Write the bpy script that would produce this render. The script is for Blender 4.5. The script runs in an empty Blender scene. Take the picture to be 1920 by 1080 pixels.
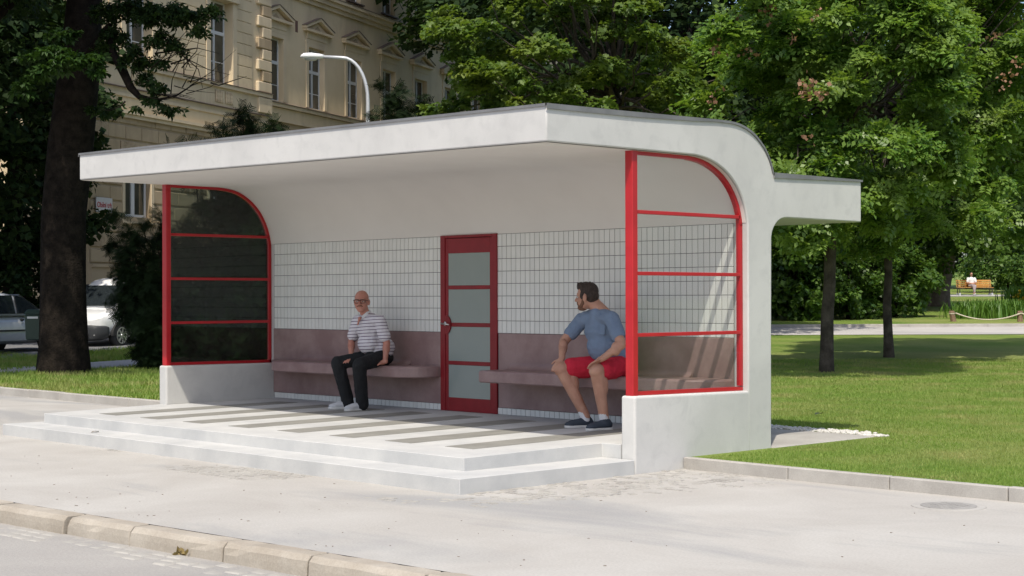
import bpy, bmesh, math, random
import numpy as np
from mathutils import Vector, Matrix, Quaternion

scene = bpy.context.scene
COL = scene.collection
PI = math.pi
# ------------------------------------------------------------------ camera
CAM = Vector((9.186, -9.156, 1.524))
FW = Vector((-0.7236, 0.6902, 0.0061)).normalized()
RT0 = Vector((FW.y, -FW.x, 0)).normalized()
UP0 = RT0.cross(FW)
_roll = -0.0028
RT = RT0 * math.cos(_roll) + UP0 * math.sin(_roll)
UP = UP0 * math.cos(_roll) - RT0 * math.sin(_roll)
cam_d = bpy.data.cameras.new('camera')
cam_d.sensor_width = 36.0
cam_d.lens = 2984.5 / 1920 * 36.0
cam_d.clip_start = 0.1
cam_d.clip_end = 2000
cam = bpy.data.objects.new('camera', cam_d)
COL.objects.link(cam)
cam.matrix_world = Matrix(((RT.x, UP.x, -FW.x, CAM.x), (RT.y, UP.y, -FW.y, CAM.y), (RT.z, UP.z, -FW.z, CAM.z), (0, 0, 0, 1)))
scene.camera = cam
# ------------------------------------------------------------------ light
SUN = Vector((0.931, -1.33, 2.561)).normalized()
elev = math.asin(SUN.z)
azim = math.atan2(SUN.x, SUN.y)
world = bpy.data.worlds.new('World')
scene.world = world
world.use_nodes = True
wn = world.node_tree
wn.nodes.clear()
sky = wn.nodes.new('ShaderNodeTexSky')
sky.sky_type = 'NISHITA'
sky.sun_disc = False
sky.sun_elevation = elev
sky.sun_rotation = azim
sky.altitude = 250
sky.air_density = 1.0
sky.dust_density = 3.0
sky.ozone_density = 1.0
bg = wn.nodes.new('ShaderNodeBackground')
bg.inputs['Strength'].default_value = 0.14
wo = wn.nodes.new('ShaderNodeOutputWorld')
wn.links.new(sky.outputs[0], bg.inputs[0])
wn.links.new(bg.outputs[0], wo.inputs[0])
sun_d = bpy.data.lights.new('sun', 'SUN')
sun_d.energy = 3.4
sun_d.angle = math.radians(0.55)
sun_d.color = (1.0, 0.93, 0.80)
sun = bpy.data.objects.new('sun', sun_d)
COL.objects.link(sun)
sun.rotation_euler = SUN.to_track_quat('Z', 'Y').to_euler()
sun.location = (0, 0, 40)
scene.view_settings.view_transform = 'Standard'
scene.view_settings.look = 'None'
scene.view_settings.exposure = 0.36
scene.view_settings.gamma = 1.0
scene.view_settings.use_curve_mapping = False
scene.cycles.max_bounces = 8
scene.cycles.transparent_max_bounces = 12
try:
    scene.cycles.caustics_reflective = False
    scene.cycles.caustics_refractive = False
except Exception:
    pass

# ------------------------------------------------------------------ helpers
def mesh_obj(name, verts, faces, mat=None, parent=None, smooth=False, bevel=0, seg=1, loc=None):
    me = bpy.data.meshes.new(name)
    me.from_pydata([tuple(v) for v in verts], [], [tuple(f) for f in faces])
    me.update()
    return link(name, me, mat, parent, smooth, bevel, seg, loc)

def link(name, me, mat=None, parent=None, smooth=False, bevel=0, seg=1, loc=None):
    o = bpy.data.objects.new(name, me)
    COL.objects.link(o)
    if mat is not None and len(me.materials) == 0:
        me.materials.append(mat)
    if smooth:
        me.polygons.foreach_set('use_smooth', [True] * len(me.polygons))
    if bevel:
        b = o.modifiers.new('bevel', 'BEVEL')
        b.width = bevel
        b.segments = seg
        b.limit_method = 'ANGLE'
        b.angle_limit = math.radians(35)
    if parent is not None:
        o.parent = parent
    if loc is not None:
        o.location = loc
    return o

def tag(o, label=None, cat=None, group=None, kind=None):
    if label: o['label'] = label
    if cat: o['category'] = cat
    if group: o['group'] = group
    if kind: o['kind'] = kind
    return o

def empty(name, loc=(0, 0, 0), rz=0, **k):
    o = bpy.data.objects.new(name, None)
    COL.objects.link(o)
    o.empty_display_size = 0.2
    o.location = loc
    o.rotation_euler = (0, 0, rz)
    return tag(o, **k)

def numpy_mesh(name, V, F, k):
    """V (n,3) float, F (m,k) int"""
    me = bpy.data.meshes.new(name)
    V = np.ascontiguousarray(V, dtype=np.float32)
    F = np.ascontiguousarray(F, dtype=np.int32)
    me.vertices.add(len(V))
    me.vertices.foreach_set('co', V.ravel())
    me.loops.add(F.size)
    me.loops.foreach_set('vertex_index', F.ravel())
    me.polygons.add(len(F))
    me.polygons.foreach_set('loop_start', np.arange(0, F.size, k, dtype=np.int32))
    me.polygons.foreach_set('loop_total', np.full(len(F), k, dtype=np.int32))
    me.update(calc_edges=True)
    me.validate()
    return me

class MB:
    """collects simple solids into one mesh"""
    def __init__(s):
        s.v = []; s.f = []
    def add(s, vs, fs):
        n = len(s.v)
        s.v += [tuple(v) for v in vs]
        s.f += [tuple(i + n for i in f) for f in fs]
        return s
    def box(s, x0, x1, y0, y1, z0, z1):
        vs = [(x0, y0, z0), (x1, y0, z0), (x1, y1, z0), (x0, y1, z0), (x0, y0, z1), (x1, y0, z1), (x1, y1, z1), (x0, y1, z1)]
        return s.add(vs, [(0, 3, 2, 1), (4, 5, 6, 7), (0, 1, 5, 4), (1, 2, 6, 5), (2, 3, 7, 6), (3, 0, 4, 7)])
    def hexa(s, vs):
        return s.add(vs, [(0, 3, 2, 1), (4, 5, 6, 7), (0, 1, 5, 4), (1, 2, 6, 5), (2, 3, 7, 6), (3, 0, 4, 7)])
    def prism(s, bot, top):
        n = len(bot)
        return s.add(list(bot) + list(top), [tuple(reversed(range(n))), tuple(range(n, 2 * n))] + [(i, (i + 1) % n, n + (i + 1) % n, n + i) for i in range(n)])
    def extx(s, prof, x0, x1):
        """profile of (y,z) points extruded along x (profile clockwise or not: fixed later)"""
        return s.prism([(x0, y, z) for y, z in prof], [(x1, y, z) for y, z in prof])
    def tube(s, pts, rad, n=8, cap=True):
        pts = [Vector(p) for p in pts]
        if not hasattr(rad, '__len__'): rad = [rad] * len(pts)
        base = len(s.v)
        prev = None
        for i, p in enumerate(pts):
            d = (pts[min(i + 1, len(pts) - 1)] - pts[max(i - 1, 0)])
            if d.length < 1e-9: d = Vector((0, 0, 1))
            d.normalize()
            if prev is None:
                a = d.orthogonal().normalized()
            else:
                a = prev - d * prev.dot(d)
                if a.length < 1e-6: a = d.orthogonal()
                a.normalize()
            prev = a
            b = d.cross(a)
            for k in range(n):
                t = 2 * PI * k / n
                s.v.append(tuple(p + (a * math.cos(t) + b * math.sin(t)) * rad[i]))
        for i in range(len(pts) - 1):
            for k in range(n):
                a0 = base + i * n + k; a1 = base + i * n + (k + 1) % n
                s.f.append((a0, a1, a1 + n, a0 + n))
        if cap:
            s.f.append(tuple(base + k for k in reversed(range(n))))
            e = base + (len(pts) - 1) * n
            s.f.append(tuple(e + k for k in range(n)))
        return s
    def ell(s, c, r, fwd=None, up=None, nu=14, nv=9):
        c = Vector(c)
        if not hasattr(r, '__len__'): r = (r, r, r)
        Y = Vector(fwd).normalized() if fwd is not None else Vector((0, 1, 0))
        Z = Vector(up).normalized() if up is not None else Vector((0, 0, 1))
        X = Y.cross(Z).normalized(); Z = X.cross(Y)
        base = len(s.v)
        s.v.append(tuple(c - Z * r[2]))
        for j in range(1, nv):
            ph = -PI / 2 + PI * j / nv
            for i in range(nu):
                th = 2 * PI * i / nu
                s.v.append(tuple(c + X * (r[0] * math.cos(ph) * math.cos(th)) + Y * (r[1] * math.cos(ph) * math.sin(th)) + Z * (r[2] * math.sin(ph))))
        s.v.append(tuple(c + Z * r[2]))
        top = len(s.v) - 1
        for i in range(nu):
            s.f.append((base, base + 1 + (i + 1) % nu, base + 1 + i))
            s.f.append((top, top - nu + i, top - nu + (i + 1) % nu))
        for j in range(nv - 2):
            for i in range(nu):
                a = base + 1 + j * nu + i; b = base + 1 + j * nu + (i + 1) % nu
                s.f.append((a, b, b + nu, a + nu))
        return s
    def cap(s, p0, p1, r0, r1=None, n=12):
        if r1 is None: r1 = r0
        s.tube([p0, p1], [r0, r1], n)
        s.ell(p0, r0, nu=n, nv=6); s.ell(p1, r1, nu=n, nv=6)
        return s
    def chain(s, pts, rs, n=12):
        for i in range(len(pts) - 1):
            s.cap(pts[i], pts[i + 1], rs[i], rs[i + 1], n)
        return s
    def build(s, name, mat=None, parent=None, smooth=False, bevel=0, seg=1, fix=True):
        me = bpy.data.meshes.new(name)
        me.from_pydata(s.v, [], s.f)
        if fix:
            bm = bmesh.new(); bm.from_mesh(me)
            bmesh.ops.recalc_face_normals(bm, faces=bm.faces)
            bm.to_mesh(me); bm.free()
        me.update()
        return link(name, me, mat, parent, smooth, bevel, seg)
    def remesh(s, name, mat, parent, voxel=0.006, it=4, disp=0, dscale=6, seed=0):
        """fuse all solids into one continuous skin"""
        me = bpy.data.meshes.new('tmp')
        me.from_pydata(s.v, [], s.f)
        bm = bmesh.new(); bm.from_mesh(me)
        bmesh.ops.recalc_face_normals(bm, faces=bm.faces)
        bm.to_mesh(me); bm.free()
        o = bpy.data.objects.new('tmp', me)
        COL.objects.link(o)
        m = o.modifiers.new('r', 'REMESH'); m.mode = 'VOXEL'; m.voxel_size = voxel
        if it:
            m = o.modifiers.new('s', 'SMOOTH'); m.factor = 0.5; m.iterations = it
        dg = bpy.context.evaluated_depsgraph_get()
        ev = o.evaluated_get(dg)
        me2 = bpy.data.meshes.new_from_object(ev)
        bpy.data.objects.remove(o); bpy.data.meshes.remove(me)
        if disp:
            n = len(me2.vertices)
            co = np.empty(n * 3, np.float32); me2.vertices.foreach_get('co', co); co = co.reshape(-1, 3)
            no = np.empty(n * 3, np.float32); me2.vertices.foreach_get('normal', no); no = no.reshape(-1, 3)
            rg = np.random.default_rng(seed)
            d = np.zeros(n)
            for k in range(9):
                w = rg.normal(size=3) * dscale * (1 + 0.35 * k); ph = rg.uniform(0, 6.28)
                d += np.abs(np.sin(co @ w + ph)) / (1 + 0.25 * k)
            d = d / 5 - 0.6
            co += no * (d * disp)[:, None]
            me2.vertices.foreach_set('co', co.ravel())
        me2.name = name
        me2.materials.clear()
        return link(name, me2, mat, parent, smooth=True)

# ------------------------------------------------------------------ materials
class NT:
    def __init__(s, name):
        s.m = bpy.data.materials.new(name); s.m.use_nodes = True
        s.t = s.m.node_tree; s.t.nodes.clear()
        s.out = s.n('ShaderNodeOutputMaterial')
    def n(s, typ, **k):
        nd = s.t.nodes.new(typ)
        for a, b in k.items(): setattr(nd, a, b)
        return nd
    def l(s, a, b): s.t.links.new(a, b)
    def coord(s, which='Object'):
        return s.n('ShaderNodeTexCoord').outputs[which]
    def noise(s, vec, scale, detail=4, rough=0.55, dist=0):
        nd = s.n('ShaderNodeTexNoise')
        nd.inputs['Scale'].default_value = scale; nd.inputs['Detail'].default_value = detail
        nd.inputs['Roughness'].default_value = rough; nd.inputs['Distortion'].default_value = dist
        if vec is not None: s.l(vec, nd.inputs['Vector'])
        return nd.outputs['Fac']
    def ramp(s, fac, stops):
        nd = s.n('ShaderNodeValToRGB')
        e = nd.color_ramp.elements
        while len(e) < len(stops): e.new(0.5)
        for i, (p, c) in enumerate(stops):
            e[i].position = p
            e[i].color = (c, c, c, 1) if not hasattr(c, '__len__') else (c[0], c[1], c[2], 1)
        s.l(fac, nd.inputs[0])
        return nd.outputs[0]
    def mix(s, fac, a, b, blend='MIX'):
        nd = s.n('ShaderNodeMix', data_type='RGBA', blend_type=blend)
        for inp, v in ((nd.inputs[0], fac), (nd.inputs[6], a), (nd.inputs[7], b)):
            if isinstance(v, (int, float)): inp.default_value = v
            elif isinstance(v, (tuple, list)): inp.default_value = (v[0], v[1], v[2], 1)
            else: s.l(v, inp)
        return nd.outputs[2]
    def math(s, op, a, b=None, c=None):
        nd = s.n('ShaderNodeMath', operation=op)
        for i, v in enumerate((a, b, c)):
            if v is None: continue
            if isinstance(v, (int, float)): nd.inputs[i].default_value = v
            else: s.l(v, nd.inputs[i])
        return nd.outputs[0]
    def sep(s, vec):
        nd = s.n('ShaderNodeSeparateXYZ'); s.l(vec, nd.inputs[0]); return nd.outputs
    def vscale(s, vec, sc):
        nd = s.n('ShaderNodeMapping'); s.l(vec, nd.inputs[0]); nd.inputs['Scale'].default_value = sc
        return nd.outputs[0]
    def bump(s, h, strength=0.3, dist=0.01):
        nd = s.n('ShaderNodeBump'); nd.inputs['Strength'].default_value = strength; nd.inputs['Distance'].default_value = dist
        s.l(h, nd.inputs['Height']); return nd.outputs[0]
    def bsdf(s, color, rough=0.7, normal=None, metal=0, spec=0.5, coat=0):
        b = s.n('ShaderNodeBsdfPrincipled')
        if hasattr(color, '__len__') and not hasattr(color, 'links'): b.inputs['Base Color'].default_value = (color[0], color[1], color[2], 1)
        else: s.l(color, b.inputs['Base Color'])
        if isinstance(rough, (int, float)): b.inputs['Roughness'].default_value = rough
        else: s.l(rough, b.inputs['Roughness'])
        b.inputs['Metallic'].default_value = metal
        b.inputs['Specular IOR Level'].default_value = spec
        b.inputs['Coat Weight'].default_value = coat
        if normal is not None: s.l(normal, b.inputs['Normal'])
        return b.outputs[0]
    def done(s, sh):
        s.l(sh, s.out.inputs[0]); return s.m

def mul(c, k): return tuple(min(1, x * k) for x in c)

def mat_noise(name, c1, c2, scale=4, rough=0.8, bump=0.2, bscale=60, bdist=0.005, spec=0.3, metal=0, coat=0, lo=0.35, hi=0.65, fine=0.0):
    t = NT(name); co = t.coord()
    col = t.mix(t.ramp(t.noise(co, scale, 5, 0.6), [(lo, 0.0), (hi, 1.0)]), c1, c2)
    if fine:
        f = t.ramp(t.noise(co, bscale * 1.7, 2, 0.6), [(0.3, 1 - fine), (0.7, 1 + 0.0)])
        col = t.mix(1.0, col, f, 'MULTIPLY')
    nrm = t.bump(t.noise(co, bscale, 3, 0.6), bump, bdist) if bump else None
    return t.done(t.bsdf(col, rough, nrm, metal, spec, coat))

def mat_plain(name, c, rough=0.5, metal=0, spec=0.5, coat=0):
    t = NT(name); co = t.coord()
    col = t.mix(t.noise(co, 7, 4), mul(c, 0.88), mul(c, 1.08))
    return t.done(t.bsdf(col, rough, None, metal, spec, coat))

def mat_glass(name, tint=(0.9, 0.93, 0.92), refl=1.0):
    t = NT(name)
    tr = t.n('ShaderNodeBsdfTransparent'); tr.inputs[0].default_value = (*tint, 1)
    gl = t.n('ShaderNodeBsdfGlossy'); gl.inputs['Roughness'].default_value = 0.02
    lw = t.n('ShaderNodeLayerWeight'); lw.inputs['Blend'].default_value = 0.5
    mx = t.n('ShaderNodeMixShader')
    f = t.math('MULTIPLY_ADD', t.math('POWER', lw.outputs['Facing'], 5.0), 0.96 * refl, 0.042 * refl)
    t.l(f, mx.inputs[0]); t.l(tr.outputs[0], mx.inputs[1]); t.l(gl.outputs[0], mx.inputs[2])
    return t.done(mx.outputs[0])

def mat_leaf(name, c1, c2, trans=0.35, rough=0.45, c3=None, spec=0.35):
    t = NT(name)
    geo = t.n('ShaderNodeNewGeometry')
    rnd = geo.outputs['Random Per Island']
    col = t.mix(rnd, c1, c2)
    if c3 is not None:
        col = t.mix(t.ramp(t.noise(t.coord(), 0.9, 3), [(0.45, 0.0), (0.7, 1.0)]), col, c3)
    b = t.n('ShaderNodeBsdfPrincipled')
    t.l(col, b.inputs['Base Color']); b.inputs['Roughness'].default_value = rough
    b.inputs['Specular IOR Level'].default_value = spec
    tr = t.n('ShaderNodeBsdfTranslucent')
    tc = t.mix(1.0, col, (1.25, 1.25, 0.55), 'MULTIPLY')
    t.l(tc, tr.inputs[0])
    mx = t.n('ShaderNodeMixShader'); mx.inputs[0].default_value = trans
    t.l(b.outputs[0], mx.inputs[1]); t.l(tr.outputs[0], mx.inputs[2])
    return t.done(mx.outputs[0])
# ------------------------------------------------------------------ shared materials
def mat_stucco():
    t = NT('white stucco'); co = t.coord()
    big = t.noise(t.vscale(co, (0.8, 0.8, 0.8)), 1.3, 5, 0.55, 0.3)
    col = t.mix(t.ramp(big, [(0.30, 0.0), (0.60, 1.0)]), (0.50, 0.497, 0.487), (0.575, 0.57, 0.557))
    mid = t.noise(co, 5.5, 4, 0.6, 0.4)
    col = t.mix(t.ramp(mid, [(0.28, 0.55), (0.5, 0.0)]), col, (0.45, 0.45, 0.445))
    fine = t.noise(co, 140, 2, 0.5)
    col = t.mix(1.0, col, t.ramp(fine, [(0.3, 0.94), (0.7, 1.0)]), 'MULTIPLY')
    h = t.math('ADD', t.noise(co, 90, 3, 0.6), t.math('MULTIPLY', t.noise(co, 9, 3), 2.0))
    return t.done(t.bsdf(col, 0.85, t.bump(h, 0.12, 0.006), 0, 0.25))
M_stucco = mat_stucco()
M_step = mat_noise('pale terrazzo step', (0.47, 0.475, 0.475), (0.56, 0.56, 0.55), 2.5, 0.7, 0.12, 160, 0.003, 0.3, fine=0.14)
M_inlay = mat_noise('grey terrazzo stripe', (0.23, 0.225, 0.205), (0.285, 0.28, 0.255), 3, 0.6, 0.08, 160, 0.003, 0.3, fine=0.16)
M_terr = mat_noise('mauve terrazzo', (0.25, 0.155, 0.152), (0.345, 0.235, 0.225), 3.2, 0.42, 0.05, 120, 0.003, 0.4, fine=0.15)
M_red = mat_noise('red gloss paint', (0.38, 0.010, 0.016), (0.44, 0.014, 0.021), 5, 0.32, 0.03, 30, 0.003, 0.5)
M_reddoor = mat_noise('shade-darkened red gloss paint', (0.20, 0.009, 0.014), (0.24, 0.012, 0.018), 5, 0.35, 0.03, 30, 0.003, 0.35)  # door red darkened to its look in shade
M_tile = NT('glazed white tile')
def _tile():
    t = M_tile
    geo = t.n('ShaderNodeObjectInfo').outputs['Random']
    isl = t.n('ShaderNodeNewGeometry').outputs['Random Per Island']
    r = t.math('FRACT', t.math('ADD', t.math('MULTIPLY', geo, 7.3), t.math('MULTIPLY', isl, 3.1)))
    col = t.mix(r, (0.68, 0.68, 0.66), (0.725, 0.725, 0.70))
    nrm = t.bump(t.noise(t.coord(), 18, 2), 0.06, 0.004)
    return t.done(t.bsdf(col, 0.12, nrm, 0, 0.5))
M_tile = _tile()
M_grout = mat_plain('dark grout', (0.115, 0.115, 0.118), 0.9)
M_metal = mat_noise('grey sheet metal', (0.17, 0.17, 0.175), (0.23, 0.23, 0.235), 3, 0.5, 0.05, 20, 0.004, 0.5, metal=0.3)
M_glass = mat_glass('clear window glass', (0.96, 0.97, 0.965), 0.9)
M_dglass = mat_glass('green tinted window glass', (0.62, 0.68, 0.65), 1.0)
def _frost():
    t = NT('frosted door glass'); co = t.coord()
    col = t.mix(t.noise(co, 1.6, 3), (0.23, 0.27, 0.255), (0.28, 0.315, 0.30))
    return t.done(t.bsdf(col, 0.16, None, 0, 0.5))
M_frost = _frost()
M_steel = mat_plain('brushed steel', (0.6, 0.6, 0.58), 0.3, 1.0)
M_dark = mat_plain('dark rubber', (0.02, 0.02, 0.022), 0.7)

def mat_ground(name, c1, c2, stain, s1=0.7, sstain=0.25, bump=0.25, rough=0.9, streak=(1, 1, 1)):
    t = NT(name); co = t.coord()
    col = t.mix(t.ramp(t.noise(co, s1, 6, 0.62, 0.6), [(0.32, 0), (0.68, 1)]), c1, c2)
    st = t.noise(t.vscale(co, streak), sstain, 5, 0.6, 0.8)
    col = t.mix(t.ramp(st, [(0.50, 0.0), (0.63, 0.75)]), col, stain)
    sp = t.ramp(t.noise(co, 55, 3, 0.7), [(0.32, 0.88), (0.6, 1.02)])
    col = t.mix(1.0, col, sp, 'MULTIPLY')
    nrm = t.bump(t.noise(co, 60, 4, 0.7), bump, 0.012)
    return t.done(t.bsdf(col, rough, nrm, 0, 0.2))
M_pave = mat_ground('pale worn asphalt pavement', (0.385, 0.365, 0.34), (0.455, 0.44, 0.415), (0.30, 0.30, 0.30), 0.8, 0.42, 0.3, 0.9, (0.55, 1.5, 1))  # grey stain patches also stand in for faint shadows
M_road = mat_ground('grey road asphalt', (0.32, 0.305, 0.29), (0.375, 0.36, 0.34), (0.25, 0.25, 0.25), 0.8, 0.3, 0.45)
M_path = mat_ground('pale park path', (0.42, 0.40, 0.385), (0.50, 0.48, 0.46), (0.36, 0.35, 0.34), 0.5, 0.2, 0.2)
M_street = mat_ground('side street asphalt', (0.16, 0.16, 0.165), (0.21, 0.21, 0.215), (0.14, 0.14, 0.14), 0.5, 0.2, 0.2)
M_kerb = mat_noise('sandy granite kerb', (0.34, 0.30, 0.25), (0.44, 0.40, 0.345), 2.2, 0.9, 0.35, 45, 0.008, 0.2, fine=0.15)
M_kerb2 = mat_noise('concrete kerb', (0.36, 0.34, 0.315), (0.45, 0.43, 0.40), 2.5, 0.9, 0.3, 60, 0.006, 0.2, fine=0.15)
M_sett = mat_noise('granite sett', (0.30, 0.285, 0.265), (0.41, 0.395, 0.365), 3, 0.9, 0.4, 40, 0.008, 0.2)
def mat_lawn():
    t = NT('mown grass'); co = t.coord()
    a = t.noise(co, 0.55, 5, 0.65, 0.5)
    col = t.mix(t.ramp(a, [(0.35, 0), (0.66, 1)]), (0.12, 0.205, 0.032), (0.21, 0.275, 0.062))
    b = t.noise(t.vscale(co, (1, 1, 1)), 0.16, 4, 0.6)
    col = t.mix(t.ramp(b, [(0.44, 0), (0.64, 0.62)]), col, (0.32, 0.315, 0.12))
    c = t.ramp(t.noise(co, 26, 3, 0.7), [(0.25, 0.6), (0.7, 1.12)])
    col = t.mix(1.0, col, c, 'MULTIPLY')
    nrm = t.bump(t.noise(co, 45, 3, 0.7), 0.7, 0.03)
    return t.done(t.bsdf(col, 0.85, nrm, 0, 0.15))
M_lawn = mat_lawn()
M_blade = mat_leaf('grass blade', (0.14, 0.25, 0.037), (0.255, 0.335, 0.075), 0.35, 0.6, (0.34, 0.335, 0.13))

# ------------------------------------------------------------------ terrain
FH = Vector((FW.x, FW.y, 0)).normalized()
def dist_of(x, y): return (x - CAM.x) * FH.x + (y - CAM.y) * FH.y
def gz(x, y): return 0.1 + max(0.0, dist_of(x, y) - 32.0) * 0.025
def W(d, s, z=None):
    """park frame: d metres into the park, s metres across it"""
    x = CAM.x + FH.x * d + RT0.x * s; y = CAM.y + FH.y * d + RT0.y * s
    return Vector((x, y, gz(x, y) if z is None else z))

def strip(name, rows, mat, kind='structure', parent=None):
    """rows: list of lists of points, all the same length"""
    v = []; f = []; k = len(rows[0])
    for r in rows: v += [tuple(p) for p in r]
    for i in range(len(rows) - 1):
        for j in range(k - 1):
            f.append((i * k + j, i * k + j + 1, (i + 1) * k + j + 1, (i + 1) * k + j))
    o = mesh_obj(name, v, f, mat, parent, True)
    bm = bmesh.new(); bm.from_mesh(o.data); bmesh.ops.recalc_face_normals(bm, faces=bm.faces)
    if sum(fc.normal.z * fc.calc_area() for fc in bm.faces) < 0: bmesh.ops.reverse_faces(bm, faces=bm.faces)
    bm.to_mesh(o.data); bm.free()
    if kind: o['kind'] = kind
    return o

# lawn: one sheet from the kerbs to the horizon
def lawn_rows():
    rows = []
    ds = [1.745, 2.2, 3, 4] + list(range(5, 60)) + [62, 64, 66, 69, 72, 76, 80, 85, 90, 95, 100, 110, 120, 150, 200, 300, 500]
    xs = [-500, -300, -200, -150, -120, -100, -80, -70] + [-60 + k for k in range(50)] + [-10.0, -9.0, -8, -7, -5, -3, -1, 0.13, 2, 4, 6, 8, 12, 16, 20, 30, 50, 80, 120, 200, 400]
    for y in ds:
        r = []
        for x in xs:
            yy = y
            if y == 1.745 and x < -3: yy = 2.56
            elif y == 2.2 and x < -3: yy = 2.75
            r.append((x, yy, gz(x, yy)))
        rows.append(r)
    return rows
lawn = strip('lawn', lawn_rows(), M_lawn)

# road kerb line
KA = 0.0697
def kl(x): return -3.64 + KA * x
ROADZ = -0.125
road = strip('road', [[(x, kl(x) + 0.0, ROADZ) for x in (-500, -60, -10, 0, 10, 60, 500)], [(x, -80, ROADZ) for x in (-500, -60, -10, 0, 10, 60, 500)]], M_road)
px = [-500, -60, -20, -10.2, -7.7, -5, -2, 0, 2, 4, 8, 20, 60, 500]
pave = strip('pavement', [[(x, kl(x) + 0.165, 0.0) for x in px], [(x, -1.2 if x < 12 else 0, 0.0) for x in px], [(x, 1.80 if x > -3 else 2.6, 0.0) for x in px]], M_pave)

# kerb stones of the road
random.seed(3)
kerb = empty('road_kerb', (0, 0, 0), kind='structure')
joints = [-1.06 - 6 * 0.9 - 0.2, -1.06 - 5 * 0.9, -1.06 - 4 * 0.95, -1.06 - 3 * 0.97, -2.95, -2.0, -1.06, -0.29, 0.72, 1.53, 2.5, 3.4, 4.4, 5.3, 6.2]
for a, b in zip(joints[:-1], joints[1:]):
    g = random.uniform(0.010, 0.016)
    dz = random.uniform(-0.006, 0.004); dy = random.uniform(-0.01, 0.01)
    x0, x1 = a + g, b - g
    sk = random.uniform(-0.01, 0.01)
    def P(x, off, z): return (x, kl(x) + off, z)
    n = 7; vs = []; fs = []
    prof = [(-0.012 + dy, ROADZ - 0.06), (-0.006 + dy, ROADZ + 0.05), (0.0 + dy, -0.03 + dz), (0.03 + dy, 0.004 + dz), (0.158, 0.006 + dz), (0.158, -0.1)]
    for i in range(n):
        x = x0 + (x1 - x0) * i / (n - 1)
        jit = random.uniform(-0.006, 0.006)
        chip = -0.012 if random.random() < 0.15 else 0
        for j, (o_, z_) in enumerate(prof):
            vs.append(P(x + (sk if j in (2, 3, 4) else 0) * (1 if 0 < i < n - 1 else 0.5), o_ + jit - (chip if j == 2 else 0), z_ + (chip if j == 3 else jit * 0.4)))
    m = len(prof)
    for i in range(n - 1):
        for j in range(m - 1):
            fs.append((i * m + j, i * m + j + 1, (i + 1) * m + j + 1, (i + 1) * m + j))
    fs.append(tuple(range(m))); fs.append(tuple((n - 1) * m + j for j in reversed(range(m))))
    mb = MB().add(vs, fs)
    mb.build('kerb_stone', M_kerb, kerb, bevel=0.006)
for (xa, xb) in ((-300, -6.81), (6.21, 300)):
    MB().hexa([(xa, kl(xa), -.3), (xb, kl(xb), -.3), (xb, kl(xb) + .158, -.3), (xa, kl(xa) + .158, -.3), (xa, kl(xa), .004), (xb, kl(xb), .004), (xb, kl(xb) + .158, .004), (xa, kl(xa) + .158, .004)]).build('road_kerb_run', M_kerb)['kind'] = 'structure'

# gutter setts along the kerb, half sunk in the asphalt
random.seed(5)
gut = empty('gutter', (0, 0, 0), kind='structure')
sett_me = []
for k in range(6):
    mb = MB()
    pts = []
    for (sx, sy) in ((-1, -1), (1, -1), (1, 1), (-1, 1)):
        pts.append((sx * (0.075 + random.uniform(-0.01, 0.004)), sy * (0.05 + random.uniform(-0.006, 0.004))))
    bot = [(x, y, -0.06) for x, y in pts]; mid = [(x, y, -0.006) for x, y in pts]; top = [(x * 0.8, y * 0.75, 0.006) for x, y in pts]
    v = bot + mid + top
    f = [(3, 2, 1, 0), (8, 9, 10, 11)] + [(i, (i + 1) % 4, 4 + (i + 1) % 4, 4 + i) for i in range(4)] + [(4 + i, 4 + (i + 1) % 4, 8 + (i + 1) % 4, 8 + i) for i in range(4)]
    me = bpy.data.meshes.new('sett'); me.from_pydata(v, [], f); me.materials.append(M_sett); sett_me.append(me)
for row in range(3):
    x = -2.6 + row * 0.08
    while x < 2.6:
        if random.random() < 0.82 - 0.12 * row:
            o = link('sett', sett_me[random.randrange(6)], M_sett, gut)
            o.location = (x, kl(x) - 0.075 - row * 0.105, ROADZ + random.uniform(-0.008, 0.003))
            o.rotation_euler = (random.uniform(-.03, .03), random.uniform(-.03, .03), math.atan(KA) + random.uniform(-.06, .06))
        x += 0.165

# worn patches of small setts showing through the pavement along the steps
def cobble_patch(name, region, seed, ptest):
    rg = random.Random(seed); mb = MB()
    x0, x1, y0, y1 = region
    x = x0
    while x < x1:
        y = y0
        while y < y1:
            if ptest(x, y, rg):
                a = rg.uniform(.03, .042); b = rg.uniform(.03, .042); z = rg.uniform(0.001, 0.007); r = rg.uniform(-.3, .3)
                c, s = math.cos(r), math.sin(r)
                q = [(x + c * u * a - s * v * b, y + s * u * a + c * v * b) for u, v in ((-1, -1), (1, -1), (1, 1), (-1, 1))]
                mb.prism([(p[0], p[1], -0.02) for p in q], [(x + (p[0] - x) * .8, y + (p[1] - y) * .8, z) for p in q])
            y += 0.088
        x += 0.088
    o = mb.build(name, M_sett)
    return tag(o, kind='stuff')
vn = lambda x, y: math.sin(x * 2.1 + 1.3 * math.sin(y * 3.1)) + math.sin(x * 0.83 + y * 2.2)
cobble_patch('worn_cobbles', (0.03, 1.5, -1.3, 1.7), 4, lambda x, y, r: r.random() < 0.72 - 0.5 * abs(x - 0.45) - 0.14 * max(0, -0.3 - y) - (0.6 if x > 0.25 + 0.75 * (y + 1.3) / 3 + 0.4 else 0))
cobble_patch('worn_cobbles', (-7.6, 0.1, -1.55, -0.99), 7, lambda x, y, r: vn(x, y) + r.uniform(-.6, .6) > 0.95)

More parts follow.
